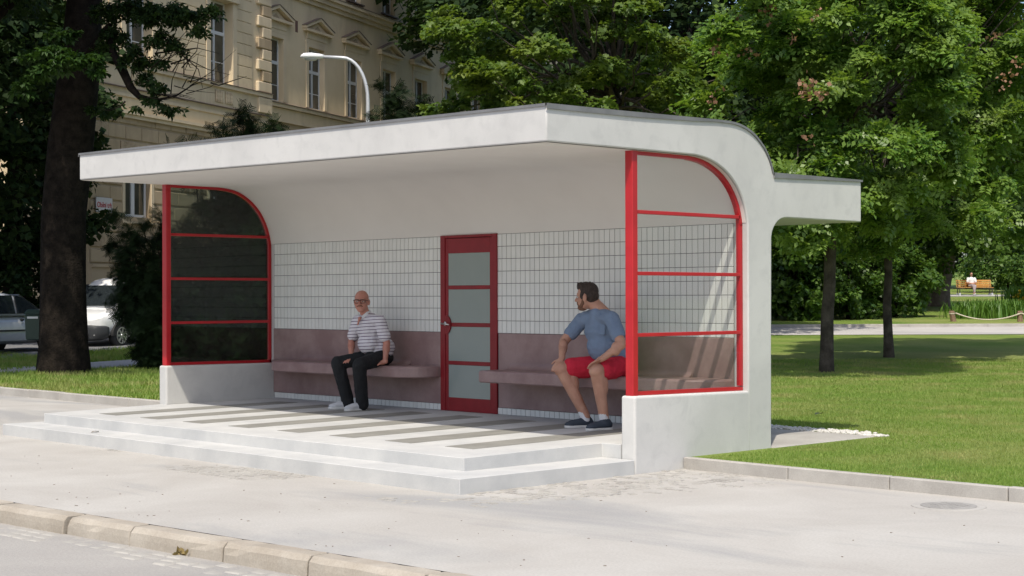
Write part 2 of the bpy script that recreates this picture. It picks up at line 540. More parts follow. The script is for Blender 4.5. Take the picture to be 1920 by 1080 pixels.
# grit and bits of litter on the pavement
rg_ = random.Random(77); mb = MB()
for k in range(170):
    x = rg_.uniform(-9, 6); y = kl(x) + .2 + abs(rg_.gauss(0, 1.0)) if rg_.random() < .6 else rg_.uniform(-3, 1.5)
    if (-7.75 < x < .02 and y > -.99) or y > 1.6: continue
    r = rg_.uniform(.003, .008)
    mb.ell((x, y, r * .25), (r * rg_.uniform(.8, 2.2), r, r * .5), fwd=(rg_.uniform(-1, 1), rg_.uniform(-1, 1), 0), nu=5, nv=3)
tag(mb.build('grit', mat_plain('dark grit', (.20, .175, .145), .9)), kind='stuff')

# lawn kerbs
def kerb_run(name, pts, joint, width, h, lab):
    e = empty(name, (0, 0, 0), kind='structure')
    for i in range(len(pts) - 1):
        a = Vector(pts[i]); b = Vector(pts[i + 1]); L = (b - a).length; n = max(1, round(L / joint)); d = (b - a) / L
        nv = Vector((-d.y, d.x, 0))
        for k in range(n):
            p = a + d * (L * k / n + 0.004); q = a + d * (L * (k + 1) / n - 0.004)
            z0 = min(p.z, q.z) - 0.25
            dz = random.uniform(-.004, .004)
            MB().hexa([(p.x, p.y, z0), (q.x, q.y, z0), (q.x + nv.x * width, q.y + nv.y * width, z0), (p.x + nv.x * width, p.y + nv.y * width, z0),
                       (p.x, p.y, p.z + h + dz), (q.x, q.y, q.z + h + dz), (q.x + nv.x * width, q.y + nv.y * width, q.z + h + dz), (p.x + nv.x * width, p.y + nv.y * width, p.z + h + dz)]).build('kerb_stone', M_kerb2, e, bevel=0.008)
    return e
kerb_run('lawn_kerb', [(0.003, 1.695, 0), (1.16, 1.665, 0), (2.14, 1.67, 0), (3.16, 1.675, 0), (9.2, 1.68, 0)], 1.0, 0.075, 0.108, '')
kerb_run('lawn_kerb', [(-22, 2.5, 0), (-7.76, 2.42, 0)], 1.0, 0.10, 0.118, '')

# park path and its raised kerb
pr = [-30, -20, -10, -5, 0, 5, 10, 15, 20, 30, 45, 60]
park_path = strip('park_path', [[W(d + 0.012 * s, s) + Vector((0, 0, 0.012)) for s in pr] for d in (45.2, 47.5, 50.0)], M_path)
kerb_run('park_path_kerb', [W(50.0 + 0.012 * s, s) for s in (35, 26, 20, 15, 10, 5, 0)][::-1], 2.2, 0.5, 0.10, '')
# side path on the left and the side street with its verge
TS = Vector((-.414, .91, 0)).normalized(); NS = Vector((TS.y, -TS.x, 0))
side_path = strip('side_path', [[W(30.3 + 1.25 * (s + 11), s + o) + Vector((0, 0, 0.02)) for s in (-16, -13, -11, -10, -9, -8, -6, -3, 0)] for o in (-1.0, 0.1, 1.2)], M_path)
S0 = Vector((-27.0, 10.9, 0))   # a point on the line of parked cars
def street_pt(u, o):
    p = S0 + TS * u + NS * o
    return Vector((p.x, p.y, gz(p.x, p.y) + 0.02))
side_street = strip('side_street', [[street_pt(u, o) for u in (-60, -30, -20, -10, 0, 10, 20, 30, 40, 60)] for o in (1.25, -2, -6, -9.5)], M_street)

# grass blades
def grass(name, n, sampler, hmin, hmax, wk, seed):
    rg = np.random.default_rng(seed)
    P = sampler(rg, n)
    n = len(P)
    ang = rg.uniform(0, 2 * PI, n); h = rg.uniform(hmin, hmax, n) * P[:, 3]; w = wk * P[:, 3] * rg.uniform(.7, 1.3, n)
    dx = np.cos(ang) * w; dy = np.sin(ang) * w
    lx = rg.normal(0, .45, n) * h; ly = rg.normal(0, .45, n) * h
    V = np.empty((n, 3, 3))
    V[:, 0] = P[:, :3] + np.stack([dx, dy, -0.01 + 0 * dx], 1)
    V[:, 1] = P[:, :3] + np.stack([-dx, -dy, -0.01 + 0 * dx], 1)
    V[:, 2] = P[:, :3] + np.stack([lx, ly, h], 1)
    me = numpy_mesh(name, V.reshape(-1, 3), np.arange(3 * n).reshape(-1, 3), 3)
    o = link(name, me, M_blade)
    return tag(o, kind='stuff')
def gzv(x, y):
    d = (x - CAM.x) * FH.x + (y - CAM.y) * FH.y
    return 0.1 + np.maximum(0, d - 32) * 0.025, d
def samp_right(rg, n):
    d = 10.5 + 24 * rg.uniform(0, 1, n) ** 1.35
    s = d * rg.uniform(0.08, 0.52, n)
    x = CAM.x + FH.x * d + RT0.x * s; y = CAM.y + FH.y * d + RT0.y * s
    ok = (y > 1.77) & ((x > 0.02) | (y > 4.9)) & ((x > 0.14) | (y > 4.85))
    x, y, d = x[ok], y[ok], d[ok]; z = gzv(x, y)[0]
    return np.stack([x, y, z, 0.55 + d / 26], 1)
grass('grass', 330000, samp_right, 0.010, 0.026, 0.0045, 1)
def samp_left(rg, n):
    x = rg.uniform(-29, -7.8, n); y = rg.uniform(2.6, 8, n)
    z, d = gzv(x, y)
    s = (x - CAM.x) * RT0.x + (y - CAM.y) * RT0.y
    ok = np.abs(d - (30.3 + 1.25 * (s + 11 - .1))) / 1.25 > 1.12
    x, y, z, d = x[ok], y[ok], z[ok], d[ok]
    return np.stack([x, y, z, 0.7 + d / 26], 1)
grass('grass', 52000, samp_left, 0.025, 0.055, 0.006, 2)
def samp_verge(rg, n):
    u = rg.uniform(-14, 14, n); o = rg.uniform(1.3, 3.6, n)
    x = S0.x + TS.x * u + NS.x * o; y = S0.y + TS.y * u + NS.y * o
    z, d = gzv(x, y)
    return np.stack([x, y, z, 0.8 + d / 26], 1)
grass('grass', 16000, samp_verge, 0.03, 0.07, 0.008, 3)
# ------------------------------------------------------------------ the shelter
SL = 0.0144
def lift(x, z): return z + SL * (-x) * min(1.0, max(0.0, (z - 2.25) / 0.5))
XL = -7.71
sh = empty('waiting_shelter', (-3.85, 1.5, 0), label='white rounded concrete tram shelter with red steel window frames and tiled back wall', cat='shelter')
OFF = Vector((-3.85, 1.5, 0))
def P(o):
    """parent to the shelter keeping world coordinates"""
    o.parent = sh; o.matrix_parent_inverse = Matrix.Translation(-OFF); return o
prof = [(0, 2.80), (0, 3.10), (0.6, 3.106), (1.14, 3.113), (1.85, 3.125), (2.2, 3.131), (2.36, 3.13), (2.45, 3.124), (2.53, 3.112), (2.61, 3.092), (2.68, 3.066), (2.75, 3.03), (2.82, 2.98), (2.88, 2.93), (2.93, 2.87), (2.97, 2.81), (3.0, 2.75), (3.02, 2.69),
        (4.48, 2.692), (4.48, 2.276), (3.255, 2.28), (3.195, 2.276), (3.142, 2.263), (3.10, 2.242), (3.069, 2.218), (3.035, 2.18), (3.012, 2.14), (3.0, 2.09), (2.99, 1.0), (2.985, 0.0),
        (2.64, 0.0), (2.64, 1.2), (2.64, 2.20), (2.632, 2.26), (2.616, 2.32), (2.592, 2.385), (2.56, 2.445), (2.52, 2.505), (2.476, 2.558), (2.42, 2.61), (2.36, 2.655), (2.29, 2.696), (2.215, 2.73), (2.14, 2.757), (2.06, 2.778), (1.97, 2.792), (1.87, 2.80), (0.98, 2.801)]
mb = MB()
mb.prism([(XL, y, lift(XL, z)) for y, z in prof], [(0, y, z) for y, z in prof])
_s = P(mb.build("shell", M_stucco, None, True, bevel=0.012, seg=2)); _s.data.set_sharp_from_angle(angle=math.radians(28))
M_ceil = mat_noise('warm white ceiling paint', (0.66, 0.635, 0.605), (0.70, 0.675, 0.645), 0.9, 0.8, 0.05, 60, 0.003, 0.25)
inner = [(0.012, 2.794)] + [(y - 0.006 if z < 2.75 else y, z - 0.006) for y, z in prof[32:48]][::-1]
inner = [(y, z) for y, z in inner if z > 2.22] + [(2.634, 2.2165)]
v = []; f = []
for y, z in inner:
    for x in (XL + 0.02, -0.02): v.append((x, y, lift(x, z)))
for i in range(len(inner) - 1): f.append((2 * i, 2 * i + 1, 2 * i + 3, 2 * i + 2))
P(MB().add(v, f).build('ceiling', M_ceil, None, True))
def low_wall(x0, x1, zf, zb):
    m = MB().hexa([(x0, 1.065, -0.02), (x1, 1.065, -0.02), (x1, 2.72, -0.02), (x0, 2.72, -0.02), (x0, 1.065, zf), (x1, 1.065, zf), (x1, 2.72, zb), (x0, 2.72, zb)])
    return P(m.build('low_wall', M_stucco, None, bevel=0.022, seg=3))
low_wall(-0.165, -0.0025, 0.672, 0.652)
low_wall(-7.73, -7.565, 0.715, 0.705)
# platform and step
def fz(y): return 0.232 + 0.0095 * (y + 0.569)
plan = [(-7.48, -.569), (-.384, -.569), (-.384, 1.06), (-.168, 1.06), (-.168, 2.63), (-7.56, 2.63), (-7.56, 1.07), (-7.70, 1.06)]
P(MB().prism([(x, y, 0.02) for x, y in plan], [(x, y, fz(y)) for x, y in plan]).build('platform', M_step, None, bevel=0.004))
plan1 = [(-7.70, -.958), (0, -.958), (0, 1.055), (-7.70, 1.055)]
P(MB().prism([(x, y, -0.02) for x, y in plan1], [(x, y, 0.124) for x, y in plan1]).build('step', M_step, None, bevel=0.004))
XLS = [-6.92, -6.07, -5.25, -4.43, -3.61, -2.80, -2.0, -1.20]
for i, x in enumerate(XLS):
    w = 0.365; y0 = -0.19 + 0.019 * i; y1 = 2.27
    P(MB().hexa([(x, y0, fz(y0) - 0.01), (x + w, y0, fz(y0) - 0.01), (x + w, y1, fz(y1) - 0.01), (x, y1, fz(y1) - 0.01), (x, y0, fz(y0) + 0.003), (x + w, y0, fz(y0) + 0.003), (x + w, y1, fz(y1) + 0.003), (x, y1, fz(y1) + 0.003)]).build('floor_stripe', M_inlay, None))
# metal flashing along the roof rim
def flashing(name, pts, t, h):
    """pts: (x,y,z) along rim, t: outward vector, h: height"""
    m = MB(); n = len(pts); v = []; f = []
    for p in pts:
        p = Vector(p); o = Vector(t)
        hh = h(p) if callable(h) else h
        v += [p + o * 0.002 + Vector((0, 0, -hh)), p + o * 1.0 + Vector((0, 0, -hh)), p + o * 1.0 + Vector((0, 0, 0.010)), p - o * 4 + Vector((0, 0, 0.010)), p - o * 4 + Vector((0, 0, 0.004))]
    for i in range(n - 1):
        for j in range(4):
            a = i * 5 + j; f.append((a, a + 1, a + 6, a + 5))
    m.add(v, f)
    return P(m.build(name, M_metal))
rx = [XL + (0 - XL) * k / 24 for k in range(25)]
flashing('front_flashing', [(x, 0, lift(x, 3.10)) for x in rx], (0, -0.014, 0), 0.014)
top = prof[1:18]
flashing('side_flashing', [(0, y, z) for y, z in [(-0.012, 3.10)] + top], (0.014, 0, 0), lambda p: 0.034 if p.y < 1.6 else max(0.012, 0.034 - 0.04 * (p.y - 1.6)))
flashing('canopy_flashing', [(0, y, 2.692) for y in (3.03, 3.5, 4.0, 4.49)], (0.014, 0, 0), lambda p: 0.042 - 0.022 * (p.y - 3.03))
flashing('side_flashing', [(XL, y, lift(XL, z)) for y, z in [(-0.012, 3.10)] + top], (-0.014, 0, 0), 0.03)
# roof sheet
m = MB(); v = []; f = []
for y, z in top:
    for x in (XL - 0.01, 0.01): v.append((x, y, lift(x, z) + 0.012))
for i in range(len(top) - 1): f.append((2 * i, 2 * i + 1, 2 * i + 3, 2 * i + 2))
P(m.add(v, f).build('roof_sheet', M_metal))

# tiled back wall
YB = 2.64
tw = P(MB().box(-7.565, -0.165, YB - 0.004, YB + 0.05, 0.20, 2.215).build('tiled_wall', M_grout))
def tile_mesh(w, h):
    a, b, t = w / 2, h / 2, 0.0045
    m = MB(); e = 0.0016
    v = [(-a, 0.004, -b), (a, 0.004, -b), (a, 0.004, b), (-a, 0.004, b), (-a, -t + e, -b), (a, -t + e, -b), (a, -t + e, b), (-a, -t + e, b), (-a + e, -t, -b + e), (a - e, -t, -b + e), (a - e, -t, b - e), (-a + e, -t, b - e)]
    f = [(8, 9, 10, 11)] + [(i, (i + 1) % 4, 4 + (i + 1) % 4, 4 + i) for i in range(4)] + [(4 + i, 4 + (i + 1) % 4, 8 + (i + 1) % 4, 8 + i) for i in range(4)]
    return v, f
TW, TH = 0.0719, 0.1341
cols = [-0.165 - TW * (k + 0.5) for k in range(45)] + [-4.32 - TW * (k + 0.5) for k in range(45)]
tv, tf = tile_mesh(TW - 0.0058, TH - 0.0052)
tme = bpy.data.meshes.new('tile'); tme.from_pydata(tv, [], tf); tme.materials.append(M_tile)
far = MB(); cnt = 0
random.seed(11)
for ci, x in enumerate(cols):
    for r in range(8):
        z = 1.141 + TH * (r + 0.5)
        y = YB - 0.0045 + random.uniform(-.0007, .0007)
        tl = (random.uniform(-.008, .008), 0, random.uniform(-.014, .014))
        if cnt < 296:
            o = bpy.data.objects.new('tile', tme); COL.objects.link(o)
            o.parent = tw; o.location = (x, y, z); o.rotation_euler = tl
            cnt += 1
        else:
            far.add([(x + p[0], y + p[1] + p[0] * tl[2] + p[2] * tl[0], z + p[2]) for p in tv], tf)
fo = far.build('tile_field', M_tile, tw, fix=False); fo['kind'] = 'stuff'
# skirting tiles
bt = MB(); bv, bf = tile_mesh(TW - 0.0058, 0.068)
for x in cols:
    bt.add([(x + p[0], YB - 0.0045 + p[1], 0.299 + p[2]) for p in bv], bf)
fo = bt.build('skirting_tiles', M_tile, tw, fix=False); fo['kind'] = 'stuff'

# terrazzo back panels and benches
def bench(xa, xb, roundl, roundr):
    zt, zb = 0.757, 0.63
    w = xb - xa
    # back panel
    pn = P(MB().box(xa, xb, YB - 0.018, YB + 0.01, 0.336, 1.139).build('bench_back', M_terr, None, bevel=0.006))
    y0, y1 = 2.19, YB - 0.019
    def outline(inset=0.0):
        pts = []
        R_ = 0.40
        if roundl:
            for t, q in ((0, 0), (.25, .28), (.5, .55), (.72, .77), (.86, .89), (.94, .955), (1.0, .985), (1.1, 1.0)):
                pts.append((xa + inset + .60 * t, y1 - (y1 - y0 - inset) * q))
        else:
            pts += [(xa + 0.16 + inset, y1), (xa + 0.16 + inset, y0 + inset)]
        if roundr:
            for k in range(13):
                a = PI / 2 * (1 - k / 12)
                pts.append((xb - R_ + (R_ - inset) * math.cos(a), y1 - (y1 - y0 - inset) * math.sin(a)))
        else:
            pts += [(xb - inset, y0 + inset), (xb - inset, y1)]
        return pts
    b = MB(); lv = [(0.012, zb), (0.0, zb + 0.012), (0.0, zt - 0.02), (0.006, zt - 0.006), (0.02, zt)]
    rings = []
    for ins, z in lv:
        o_ = outline(ins); rings.append(len(b.v)); b.v += [(x, y, z) for x, y in o_]
        n = len(o_)
    for a, c in zip(rings[:-1], rings[1:]):
        for i in range(n): b.f.append((a + i, a + (i + 1) % n, c + (i + 1) % n, c + i))
    b.f.append(tuple(rings[0] + i for i in reversed(range(n)))); b.f.append(tuple(rings[-1] + i for i in range(n)))
    st = P(b.build('bench_seat', M_terr, None))
    # coved fillet between seat and back
    c = MB(); v = []; f = []; k = 7
    xs = [xa + (0.62 if roundl else 0.17), xb - (0.5 if roundr else 0.01)]
    for x in xs:
        for i in range(k):
            a = PI / 2 * i / (k - 1)
            v.append((x, YB - 0.0185 - 0.07 * (1 - math.sin(a)), zt - 0.001 + 0.07 * (1 - math.cos(a))))
        v.append((x, YB - 0.0185, zt - 0.001))
    n = k + 1
    for i in range(n): f.append((i, (i + 1) % n, n + (i + 1) % n, n + i))
    f += [tuple(range(n)), tuple(n + i for i in reversed(range(n)))]
    co = c.add(v, f).build('bench_cove', M_terr); co.parent = st
bench(-7.563, -4.335, True, True)
bench(-3.38, -0.167, False, True)

# door
dz0, dz1 = 0.264, 2.221
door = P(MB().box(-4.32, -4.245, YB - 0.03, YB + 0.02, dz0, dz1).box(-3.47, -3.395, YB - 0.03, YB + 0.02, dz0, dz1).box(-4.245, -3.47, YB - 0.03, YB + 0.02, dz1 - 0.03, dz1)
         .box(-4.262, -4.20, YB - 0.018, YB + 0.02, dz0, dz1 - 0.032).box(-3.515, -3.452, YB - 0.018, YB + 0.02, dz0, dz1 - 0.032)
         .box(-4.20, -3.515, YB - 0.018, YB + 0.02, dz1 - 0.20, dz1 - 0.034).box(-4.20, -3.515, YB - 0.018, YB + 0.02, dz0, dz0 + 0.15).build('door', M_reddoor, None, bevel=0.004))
zb = [dz0 + 0.15, 0.848, 1.262, 1.674, dz1 - 0.20]
zb = [0.385, 0.80, 1.225, 1.64, 2.035]
hb = 0.022
for i in range(4):
    a = zb[i] + (hb if i > 0 else 0.028); b = zb[i + 1] - (hb if i < 3 else 0.013)
    MB().box(-4.2, -3.515, YB - 0.010, YB + 0.004, a, b).build('glass_panel', M_frost, door)
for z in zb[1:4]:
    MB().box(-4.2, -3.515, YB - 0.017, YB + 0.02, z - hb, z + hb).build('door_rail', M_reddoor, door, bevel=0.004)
mb = MB(); n = 20
for off, rr in ((0, 0),):
    pts = [(-4.225 + 0.075 * math.cos(2 * PI * k / n) * 1.0, 1.225 + 0.105 * math.sin(2 * PI * k / n)) for k in range(n)]
    mb.prism([(x, YB - 0.012, z) for x, z in pts], [(x, YB - 0.027, z) for x, z in pts])
lp = mb.build('lock_plate', M_reddoor, door)
hd = MB().tube([(-4.235, YB - 0.02, 1.235), (-4.235, YB - 0.075, 1.235)], 0.009, 8).tube([(-4.245, YB - 0.075, 1.236), (-4.18, YB - 0.078, 1.232), (-4.13, YB - 0.07, 1.226)], [0.011, 0.010, 0.008], 8).ell((-4.235, YB - 0.032, 1.235), (0.02, 0.008, 0.026)).build('handle', M_steel, door, True)

# glazed ends in red steel frames
ARC = [(1.14, 2.797), (1.5, 2.797), (1.85, 2.796)] + [(y - 0.006, z - 0.008) for y, z in prof[32:47]][::-1] + [(2.633, 2.20), (2.634, 1.4), (2.634, 0.70)]
def end_frame(xc, zlow, side):
    fr = P(MB().box(xc - 0.045, xc + 0.045, 1.085, 1.155, zlow(1.085) - 0.005, lift(xc, 2.80) - 0.0015).build('window_frame', M_red, None, bevel=0.006))
    hw = 0.024; th = 0.034
    # arch bar follows the opening
    arc = sorted(ARC[:3]) + [p for p in ARC[3:]]
    arc = [(y, lift(xc, z)) for y, z in arc]
    v = []; f = []
    n = len(arc)
    for i, (y, z) in enumerate(arc):
        a = Vector(arc[max(i - 1, 0)]); b = Vector(arc[min(i + 1, n - 1)]); d = (b - a).normalized(); nn = Vector((-d.y, d.x))
        if nn.dot(Vector((1.5 - y, 1.6 - z))) < 0: nn = -nn
        q = Vector((y, z)) + nn * th
        v += [(xc - hw, y, z), (xc + hw, y, z), (xc + hw, q.x, q.y), (xc - hw, q.x, q.y)]
    for i in range(n - 1):
        for j in range(4): f.append((i * 4 + j, i * 4 + (j + 1) % 4, i * 4 + 4 + (j + 1) % 4, i * 4 + 4 + j))
    f += [(0, 1, 2, 3), ((n - 1) * 4 + 3, (n - 1) * 4 + 2, (n - 1) * 4 + 1, (n - 1) * 4)]
    MB().add(v, f).build('arch_bar', M_red, fr)
    y0, y1 = 1.157, 2.602
    MB().hexa([(xc - hw, y0, zlow(y0) + 0.002), (xc + hw, y0, zlow(y0) + 0.002), (xc + hw, 2.632, zlow(2.63) + 0.002), (xc - hw, 2.632, zlow(2.63) + 0.002), (xc - hw, y0, zlow(y0) + 0.036), (xc + hw, y0, zlow(y0) + 0.036), (xc + hw, 2.632, zlow(2.63) + 0.036), (xc - hw, 2.632, zlow(2.63) + 0.036)]).build('bottom_bar', M_red, fr)
    zs = [1.196, 1.732, 2.268]
    dz = 0.035 if side < 0 else 0
    for z in zs:
        MB().box(xc - hw, xc + hw, y0, y1, z + dz - 0.016, z + dz + 0.016).build('glazing_bar', M_red, fr, bevel=0.003)
    lim = [zlow(1.2) + 0.036] + [z + dz for z in zs]
    g = M_glass if side > 0 else M_dglass
    for i in range(3):
        MB().box(xc - 0.003, xc + 0.003, y0, 2.60, lim[i] + (0.019 if i else 0), lim[i + 1] - 0.019).build('glass_pane', g, fr)
    zc = lim[3] + 0.019
    pl = [(y0, zc)] + [(y0, lift(xc, 2.797) - th)] + [(y - (0.02 if y > 2 else 0), z - 0.028) for y, z in arc[1:] if z - 0.028 > zc] + [(2.597, zc)]
    MB().extx(pl, xc - 0.003, xc + 0.003).build('glass_pane', g, fr)
end_frame(-0.085, lambda y: 0.672 - 0.0121 * (y - 1.065), 1)
end_frame(-7.645, lambda y: 0.715 - 0.006 * (y - 1.065), -1)
# ------------------------------------------------------------------ vegetation
M_bark = mat_noise('shade-darkened furrowed bark', (0.010, 0.008, 0.0068), (0.027, 0.021, 0.017), 6, 0.95, 0.8, 22, 0.03, 0.1, fine=0.3)  # shade on the trunks is put into the bark colour
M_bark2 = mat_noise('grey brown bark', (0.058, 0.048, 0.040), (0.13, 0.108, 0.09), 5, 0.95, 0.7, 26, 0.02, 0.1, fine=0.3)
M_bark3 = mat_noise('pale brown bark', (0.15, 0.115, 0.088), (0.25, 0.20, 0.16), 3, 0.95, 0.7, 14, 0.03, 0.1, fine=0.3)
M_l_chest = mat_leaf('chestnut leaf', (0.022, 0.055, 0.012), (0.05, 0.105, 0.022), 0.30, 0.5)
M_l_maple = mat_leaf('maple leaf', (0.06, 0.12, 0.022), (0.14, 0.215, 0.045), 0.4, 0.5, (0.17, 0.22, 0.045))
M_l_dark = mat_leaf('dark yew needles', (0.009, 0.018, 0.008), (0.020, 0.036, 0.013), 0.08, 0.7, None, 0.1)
M_l_shaded = mat_leaf('shade-darkened leaf', (0.012, 0.028, 0.009), (0.030, 0.054, 0.014), 0.2, 0.6, None, 0.12)  # leaf colour darkened to stand for deep shade
M_l_rain = mat_leaf('golden rain leaf', (0.065, 0.15, 0.026), (0.19, 0.30, 0.06), 0.42, 0.38, (0.21, 0.30, 0.075))
M_l_lime = mat_leaf('lime leaf', (0.06, 0.125, 0.02), (0.125, 0.20, 0.04), 0.4, 0.45)
M_l_bush = mat_leaf('laurel bush leaf', (0.045, 0.105, 0.02), (0.115, 0.195, 0.036), 0.35, 0.4)
M_pod = mat_leaf('dry seed pod', (0.19, 0.095, 0.06), (0.33, 0.19, 0.125), 0.25, 0.7)
M_iris = mat_leaf('iris blade', (0.075, 0.17, 0.025), (0.16, 0.28, 0.05), 0.35, 0.45)

def rot_basis(N, rg, roll=None):
    """N (n,3) normals -> U,V tangents with random roll"""
    n = len(N)
    A = np.where(np.abs(N[:, 2:3]) < 0.9, np.array([[0, 0, 1.0]]), np.array([[1.0, 0, 0]]))
    U = np.cross(A, N); U /= np.linalg.norm(U, axis=1, keepdims=True)
    V = np.cross(N, U)
    a = rg.uniform(0, 2 * PI, n) if roll is None else roll
    c, s = np.cos(a)[:, None], np.sin(a)[:, None]
    return U * c + V * s, -U * s + V * c

LEAF = {  # outlines in (u along, v across, w lift), each a list of quads (4 corner indices)
    'oval': (np.array([[0, 0, 0], [.5, .30, .06], [1, 0, -.08], [.5, -.30, .06]]), [(0, 1, 2, 3)]),
    'broad': (np.array([[0, 0, 0], [.45, .46, .06], [1, 0, -.12], [.45, -.46, .06]]), [(0, 1, 2, 3)]),
}
def star(nl, spread, l0, w):
    v = []; f = []
    for k in range(nl):
        a = -spread / 2 + spread * k / (nl - 1); L = l0 * (1 - 0.35 * abs(2 * k / (nl - 1) - 1))
        c, s = math.cos(a), math.sin(a); b = len(v)
        for (u, q, z) in ((0.02, 0, 0), (.62 * L, w * L, .03), (L, 0, -.16), (.62 * L, -w * L, .03)):
            v.append((u * c - q * s, u * s + q * c, z))
        f.append((b, b + 1, b + 2, b + 3))
    return np.array(v), f
LEAF['palm'] = star(5, 3.6, 0.62, 0.22)
LEAF['maple'] = star(3, 2.0, 0.8, 0.34)
def pinnate(n):
    v = []; f = []
    for k in range(n):
        u = 0.15 + 0.8 * k / n
        for sgn in (-1, 1):
            b = len(v)
            for (a, q) in ((0, 0), (.16, .055), (.34, 0), (.16, -.06)):
                v.append((u + a * .35 - q * .5 * 1, sgn * (a * .85) + q, -.10 * u * u - .1 * a))
            f.append((b, b + 1, b + 2, b + 3))
    return np.array(v), f
def spray():
    v = []; f = []
    for k in range(4):
        for sgn in ((-1, 1) if k < 3 else (0,)):
            b = len(v); u = .12 + .27 * k; A = sgn * 1.05 + .12 * sgn * (k - 1); c, s = math.cos(A), math.sin(A); L = .44 - .03 * k
            for (a, q, w) in ((0, 0, 0), (.5 * L, .115, .03), (L, 0, -.06), (.5 * L, -.115, .03)):
                v.append((u + a * c - q * s, a * s + q * c, w - .16 * u * u))
            f.append((b, b + 1, b + 2, b + 3))
    return np.array(v), f
LEAF['pinnate'] = spray()
def needle():
    v = []; f = []
    for k in range(7):
        b = len(v); u = k / 7.
        for sgn in (-1, 1):
            b = len(v)
            for (a, q) in ((0, -.03), (.30, -.045), (.36, .0), (0, .05)):
                v.append((u + a * .6 + q, sgn * a, -.12 * u * u))
            f.append((b, b + 1, b + 2, b + 3))
    return np.array(v), f
LEAF['needle'] = needle()

def leaves_mesh(name, Pos, Nrm, size, shape, rg, roll=None, fold=0):
    T, Fq = LEAF[shape]
    U, V = rot_basis(Nrm, rg, roll)
    n = len(Pos); k = len(T)
    S = size[:, None, None]
    verts = Pos[:, None, :] + S * (T[None, :, 0:1] * U[:, None, :] + T[None, :, 1:2] * V[:, None, :] + T[None, :, 2:3] * Nrm[:, None, :])
    F = np.array(Fq)[None] + (np.arange(n) * k)[:, None, None]
    return numpy_mesh(name, verts.reshape(-1, 3), F.reshape(-1, 4), 4)

def unit(v): return v / np.maximum(1e-9, np.linalg.norm(v, axis=1, keepdims=True))

def crown_points(rg, clumps, per, tilt=0.5, flat=0.45, up=0.9, out=0.5, centre=None, droop=0.25):
    """clumps (k,4): centre + radius.  Leaves lie on flattened, drooping sprays."""
    k = len(clumps)
    w = clumps[:, 3] ** 2; w = w / w.sum()
    idx = rg.choice(k, size=per, p=w)
    c = clumps[idx, :3]; r = clumps[idx, 3:4]
    d = unit(rg.normal(size=(per, 3)))
    rad = rg.uniform(0, 1, (per, 1)) ** 0.45
    off = d * rad * r
    off[:, 2] *= flat
    off[:, 2] -= droop * (off[:, 0] ** 2 + off[:, 1] ** 2) / np.maximum(r[:, 0], .05)
    pos = c + off
    outd = unit(c - centre) if centre is not None else np.zeros_like(c)
    N = unit(np.array([[0, 0, up]]) + out * outd + rg.normal(size=(per, 3)) * tilt)
    return pos, N

def ellipsoid_clumps(rg, c, r, k, rc, shell=0.55, jit=0.18, zmin=None):
    d = unit(rg.normal(size=(k, 3)))
    q = shell + (1 - shell) * rg.uniform(0, 1, (k, 1)) ** 0.7
    q *= 1 + rg.normal(0, jit, (k, 1))
    p = np.array(c) + d * q * np.array(r)
    rr = rc * rg.uniform(0.6, 1.35, k)
    cl = np.concatenate([p, rr[:, None]], 1)
    if zmin is not None: cl = cl[cl[:, 2] > zmin]
    return cl

def limbs(mb, base, clumps, rg, n, r0, fork):
    """tapered limbs from the fork to some clump centres"""
    sel = rg.choice(len(clumps), size=min(n, len(clumps)), replace=False)
    for i in sel:
        e = Vector(clumps[i, :3]); st = Vector(base) + Vector((0, 0, rg.uniform(-fork, fork)))
        L = (e - st).length
        pts = []
        for t in np.linspace(0, 1, 7):
            p = st.lerp(e, t) + Vector((0, 0, -0.10 * L * math.sin(t * PI) * (1 if e.z > st.z else -.6)))
            p += Vector(rg.normal(0, 0.025 * L, 3)) * (1 if 0 < t < 1 else 0)
            pts.append(p)
        ra = r0 * rg.uniform(.6, 1.0)
        mb.tube(pts, [max(.008, ra * (1 - .9 * t)) for t in np.linspace(0, 1, 7)], 6)

def tree(name, label, cat, base, trunk_pts, trunk_r, crowns, leafmat, barkmat, nleaf, size, shape, seed, group=None, tilt=.5, flat=.5, up=.9, out=.5, droop=.25, nlimb=18, limb_r=.07, n_side=10, crown_name='crown', extra=None):
    rg = np.random.default_rng(seed)
    root = empty(name, base, label=label, cat=cat, group=group)
    B = np.array(base)
    if trunk_pts:
        mb = MB()
        mb.tube([Vector(p) for p in trunk_pts], trunk_r, n_side)
    clumps = np.concatenate([c if hasattr(c, 'shape') else ellipsoid_clumps(rg, *c) for c in crowns], 0)
    cen = clumps[:, :3].mean(0)
    if trunk_pts:
        if nlimb: limbs(mb, trunk_pts[-1], clumps, rg, nlimb, limb_r, 0.6)
        # rough bark outline
        o = mb.build('trunk', barkmat, root, True)
    pos, N = crown_points(rg, clumps, nleaf, tilt, flat, up, out, cen, droop)
    sz = size * rg.uniform(.65, 1.3, nleaf)
    me = leaves_mesh(crown_name, pos, N, sz, shape, rg)
    link(crown_name, me, leafmat, root)
    if extra: extra(root, rg, clumps)
    for ch in root.children: ch.matrix_parent_inverse = Matrix.Translation(-Vector(base))
    return root

def bent(base, top, rg_seed, k=8, amp=.05):
    rg = random.Random(rg_seed); a = Vector(base); b = Vector(top)
    return [a.lerp(b, t / (k - 1)) + Vector((rg.uniform(-amp, amp), rg.uniform(-amp, amp), 0)) * (1 if 0 < t < k - 1 else 0) for t in range(k)]

def px_at(x, y, D):  # kept for readability of the layout notes: plan position at distance D
    return CAM + FW * D + RT * ((x - 960) / 2984.5 * D) - UP * ((y - 540) / 2984.5 * D)

